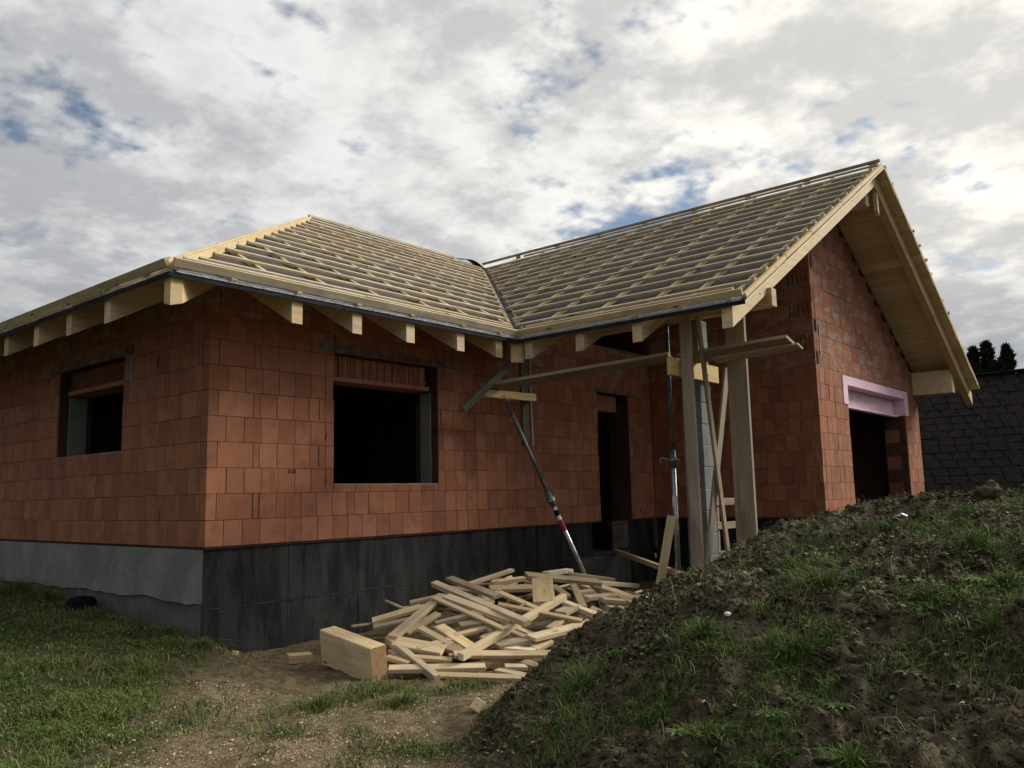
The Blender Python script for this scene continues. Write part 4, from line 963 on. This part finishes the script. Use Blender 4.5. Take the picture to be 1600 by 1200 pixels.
def leaves(name, x, y, s, mat, lift, tilt=.5):
    n = len(x); z = rough_h(x, y)+lift; C = np.stack([x, y, z], -1)
    nn = rg.normal(0, tilt, (n, 3)); nn[:, 2] = 1; nn /= np.linalg.norm(nn, axis=1)[:, None]
    a = np.cross(nn, rg.normal(size=(n, 3))); a /= np.linalg.norm(a, axis=1)[:, None]; bb = np.cross(nn, a)
    sh = [(0, -1), (.62, -.45), (.75, .2), (.35, .85), (0, 1.0), (-.35, .85), (-.75, .2), (-.62, -.45)]
    V = np.stack([C+a*(s*px)[:, None]+bb*(s*py)[:, None]+nn*(s*.18*abs(px))[:, None] for px, py in sh], 1).reshape(-1, 3)
    return np_mesh(name, V, [np.arange(n*8).reshape(n, 8)], mat)
wd = lambda x, y: (mound(x, y) > .03)*sstep(-.05, .35, fbm(x*2.1-6, y*2.1+3, 3, 51))*.9*(.15+.85*sstep(-4.4, -5.3, y+.25*(x-1)))+(mound(x, y) > .03)*.06
x, y = scatter(34000, -1.6, 6, -8, -3.0, wd); n = len(x)
tag(leaves('ground_cover', x, y, rg.uniform(.006, .017, n), 'weed_leaf', rg.uniform(.005, .035, n)), 'small round leaved weeds scattered over the earth mound', 'weeds', kind='stuff')
x, y = scatter(16000, -4, .6, -4.2, 4, lambda a, c: lw(a, c)*.8); n = len(x)
tag(leaves('ground_cover', x, y, rg.uniform(.006, .013, n), 'weed_leaf', rg.uniform(.01, .04, n)), 'clover leaves among the lawn grass', 'weeds', kind='stuff')
def seedling(px, py, s, nl, label):
    pz = hz(px, py); e = empty('weed_plant', (px, py, pz)); tag(e, label, 'weed', 'broad leaved weeds on the mound')
    for k in range(nl):
        th = k*2.4+px; L_ = s*rnd.uniform(.7, 1.1); wv = L_*.32; V = []; F = []
        for i in range(6):
            f = i/5; ww = wv*math.sin(math.pi*min(f*.9+.08, 1))**.8; rr2 = .015+L_*f; zz = .02+L_*(.55*f-.5*f*f)
            c, s_ = math.cos(th), math.sin(th)
            for q in (-1, 0, 1): V.append((c*rr2-s_*q*ww*.5, s_*rr2+c*q*ww*.5, zz+abs(q)*ww*.15))
        for i in range(5):
            for q in range(2): F.append([i*3+q, i*3+q+1, (i+1)*3+q+1, (i+1)*3+q])
        mesh_obj('leaf', V, F, 'weed_leaf', e, True)
for a in [(-.04, -6.34, .07, 5, 'pale broad leaved seedling standing alone on the mound face'), (-.54, -6.02, .06, 14, 'leafy weed low in the middle of the mound'), (.55, -6.37, .07, 10, 'flat leaved weed near the right edge of mound'), (-.64, -5.21, .05, 10, 'leafy weed on the lower left slope of mound'),
 (-.69, -5.77, .05, 9, 'weed rosette at the lower middle of mound'), (-.90, -5.45, .06, 10, 'lobed weed at the bottom middle of the picture'), (-.28, -6.24, .05, 8, 'small weed rosette on the mound face'), (-.26, -6.44, .05, 8, 'weed rosette right of the lone seedling'), (.35, -5.9, .05, 8, 'weed rosette below the large dark tuft')]: seedling(*a)

def chunk(seed, s):
    r_ = random.Random(seed); V = []; ph = (1+5**.5)/2
    for p in [(-1, ph, 0), (1, ph, 0), (-1, -ph, 0), (1, -ph, 0), (0, -1, ph), (0, 1, ph), (0, -1, -ph), (0, 1, -ph), (ph, 0, -1), (ph, 0, 1), (-ph, 0, -1), (-ph, 0, 1)]:
        V.append(np.array(p)/1.9*r_.uniform(.45, 1.25)*np.array([r_.uniform(.8, 1.2), r_.uniform(.8, 1.2), 1]))
    F = [(0, 11, 5), (0, 5, 1), (0, 1, 7), (0, 7, 10), (0, 10, 11), (1, 5, 9), (5, 11, 4), (11, 10, 2), (10, 7, 6), (7, 1, 8), (3, 9, 4), (3, 4, 2), (3, 2, 6), (3, 6, 8), (3, 8, 9), (4, 9, 5), (2, 4, 11), (6, 2, 10), (8, 6, 7), (9, 8, 1)]
    return np.array(V)*s, np.array(F)
protos = [chunk(k, 1.0) for k in range(14)]
def clods(name, x, y, s, mat, sink=.25):
    n = len(x); z = rough_h(x, y)+s*sink; Vs = []; Fs = []; off = 0
    an = rg.random(n)*2*np.pi
    for k in range(n):
        V, F = protos[k % 14]; c, s_ = math.cos(an[k]), math.sin(an[k]); R = np.array([[c, -s_, 0], [s_, c, 0], [0, 0, .75]])
        Vs.append(V @ R.T*s[k]+np.array([x[k], y[k], z[k]])); Fs.append(F+off); off += 12
    o = np_mesh(name, np.concatenate(Vs), [np.concatenate(Fs)], mat)
    n_ = len(o.data.vertices)
    for nm3, val in (('grass', 0.), ('chips', .0), ('mound', 1.)):
        at_ = o.data.attributes.new(nm3, 'FLOAT', 'POINT'); at_.data.foreach_set('value', np.full(n_, val, np.float32))
    return o
x, y = scatter(46000, -1.7, 6.5, -8, -2.9, lambda a, c: (mound(a, c) > .02)*(.3+.7*sstep(-.1, .3, fbm(a*1.9, c*1.9, 3, 71)))); n = len(x)
tag(clods('soil_clods', x, y, .005+.026*rg.random(n)**3.0, 'soil'), 'loose crumbs of soil covering the earth mound', 'soil', kind='stuff')
x, y = scatter(46000, -1.6, 1.6, -7.2, -3.6, lambda a, c: (mound(a, c) > .02)*(.25+.75*sstep(-.2, .25, fbm(a*2.9, c*2.9, 3, 72)))); n = len(x)
tag(clods('soil_clods', x, y, .003+.010*rg.random(n)**2.0, 'soil'), 'fine soil crumbs on the near face of the earth mound', 'soil', kind='stuff')
import bmesh
from mathutils import noise as mn
big_p = []
for k in range(8):
    bm = bmesh.new(); bmesh.ops.create_icosphere(bm, subdivisions=4, radius=1.0)
    for v in bm.verts:
        p = v.co.copy(); q = p*1.1+Vector((k*7.1, k*3.3, 0)); f = .72+.38*mn.noise(q)+.22*mn.noise(q*2.6)+.12*mn.noise(q*6)+.06*mn.noise(q*13)
        v.co = p*f; v.co.z *= .75
    big_p.append((np.array([v.co[:] for v in bm.verts]), np.array([[v.index for v in f.verts] for f in bm.faces]))); bm.free()
x, y = scatter(420, -1.5, 5.5, -7.2, -3.2, lambda a, c: (mound(a, c) > .06)*(.25+.75*sstep(-5.2, -4.2, c+.25*(a-1)))); Vs = []; Fs = []; off = 0
for k in range(len(x)):
    V, F = big_p[k % 8]; sz = .022+.055*rg.random()**2.2; an = rg.random()*6.28; c_, s_ = math.cos(an), math.sin(an)
    Vs.append((V @ np.array([[c_, s_, 0], [-s_, c_, 0], [0, 0, 1]]))*sz+np.array([x[k], y[k], hz(x[k], y[k])+sz*.15])); Fs.append(F+off); off += len(V)
o = np_mesh('soil_lumps', np.concatenate(Vs), [np.concatenate(Fs)], 'soil', smooth=True)
at_ = o.data.attributes.new('mound', 'FLOAT', 'POINT'); at_.data.foreach_set('value', np.full(len(o.data.vertices), .9, np.float32))
tag(o, 'fist sized lumps of dug soil lying over the mound', 'soil', kind='stuff')
for k, (cx_, cy_, s, lab) in enumerate([(.21, -5.99, .075, 'pale earth clod in the middle of mound face'), (.22, -5.83, .05, 'brown clod left of the pale earth clod'), (1.19, -5.82, .06, 'earth clod near the crest, right of the large tuft'), (4.6, -5.68, .17, 'big sod lump on the skyline of mound at right'), (-.44, -6.35, .07, 'earth clod low on the right of mound face'), (-.56, -4.45, .06, 'earth clod at the lower left edge of mound'), (.13, -4.82, .06, 'earth clod on the mound edge above the long tuft'), (.35, -5.04, .06, 'earth clod on the upper left of mound')]):
    V, F = chunk(50+k, s); o = np_mesh('earth_clod', V, [F], 'soil'); o.location = (cx_, cy_, hz(cx_, cy_)+s*.2)
    md = o.modifiers.new('s', 'SUBSURF'); md.levels = md.render_levels = 3
    tx = bpy.data.textures.new('clod', 'CLOUDS'); tx.noise_scale = s*.4; md = o.modifiers.new('d', 'DISPLACE'); md.texture = tx; md.strength = s*.55
    at_ = o.data.attributes.new('mound', 'FLOAT', 'POINT'); at_.data.foreach_set('value', np.full(len(o.data.vertices), .65, np.float32))
    tag(o, lab, 'earth clod', 'earth clods')
def chips(name, x, y, s, mat):
    n = len(x); z = rough_h(x, y)+.006; C = np.stack([x, y, z], -1); th = rg.random(n)*6.28
    a = np.stack([np.cos(th), np.sin(th), rg.normal(0, .25, n)], -1)*s[:, None]; bb = np.stack([-np.sin(th), np.cos(th), rg.normal(0, .35, n)], -1)*(s*rg.uniform(.2, .6, n))[:, None]; u = np.array([0, 0, .004])
    V = np.stack([C-a-bb, C+a-bb, C+a+bb, C-a+bb, C-a*.9-bb+u, C+a*.9-bb+u, C+a*.9+bb+u, C-a*.9+bb+u], 1).reshape(-1, 3); i = np.arange(n)*8
    Q = np.concatenate([np.stack([i+p for p in q], -1) for q in ((4, 5, 6, 7), (0, 1, 5, 4), (1, 2, 6, 5), (2, 3, 7, 6), (3, 0, 4, 7))]); return np_mesh(name, V, [Q], mat)
cw = lambda x, y: sstep(-.15, .5, fbm(x*1.2+1, y*1.2, 3, 61))*(1-.85*lawn_w(x, y))*(mound(x, y) < .25)*(y < .0+9*(x < -.05))
x, y = scatter(20000, -2.6, 3.2, -4.6, 3.2, cw); n = len(x)
tag(chips('wood_chips', x, y, .0025+.010*rg.random(n)**3, 'chip'), 'pale sawdust and wood chips strewn over the trodden path', 'wood chips', kind='stuff')
x, y = scatter(700, -1.2, 5, -6.5, -3.1, lambda a, c: (mound(a, c) > .05)*.8); n = len(x)
tag(chips('wood_chips', x, y, .003+.010*rg.random(n)**2.5, 'chip'), 'pale chips sprinkled over the earth mound', 'wood chips', kind='stuff')
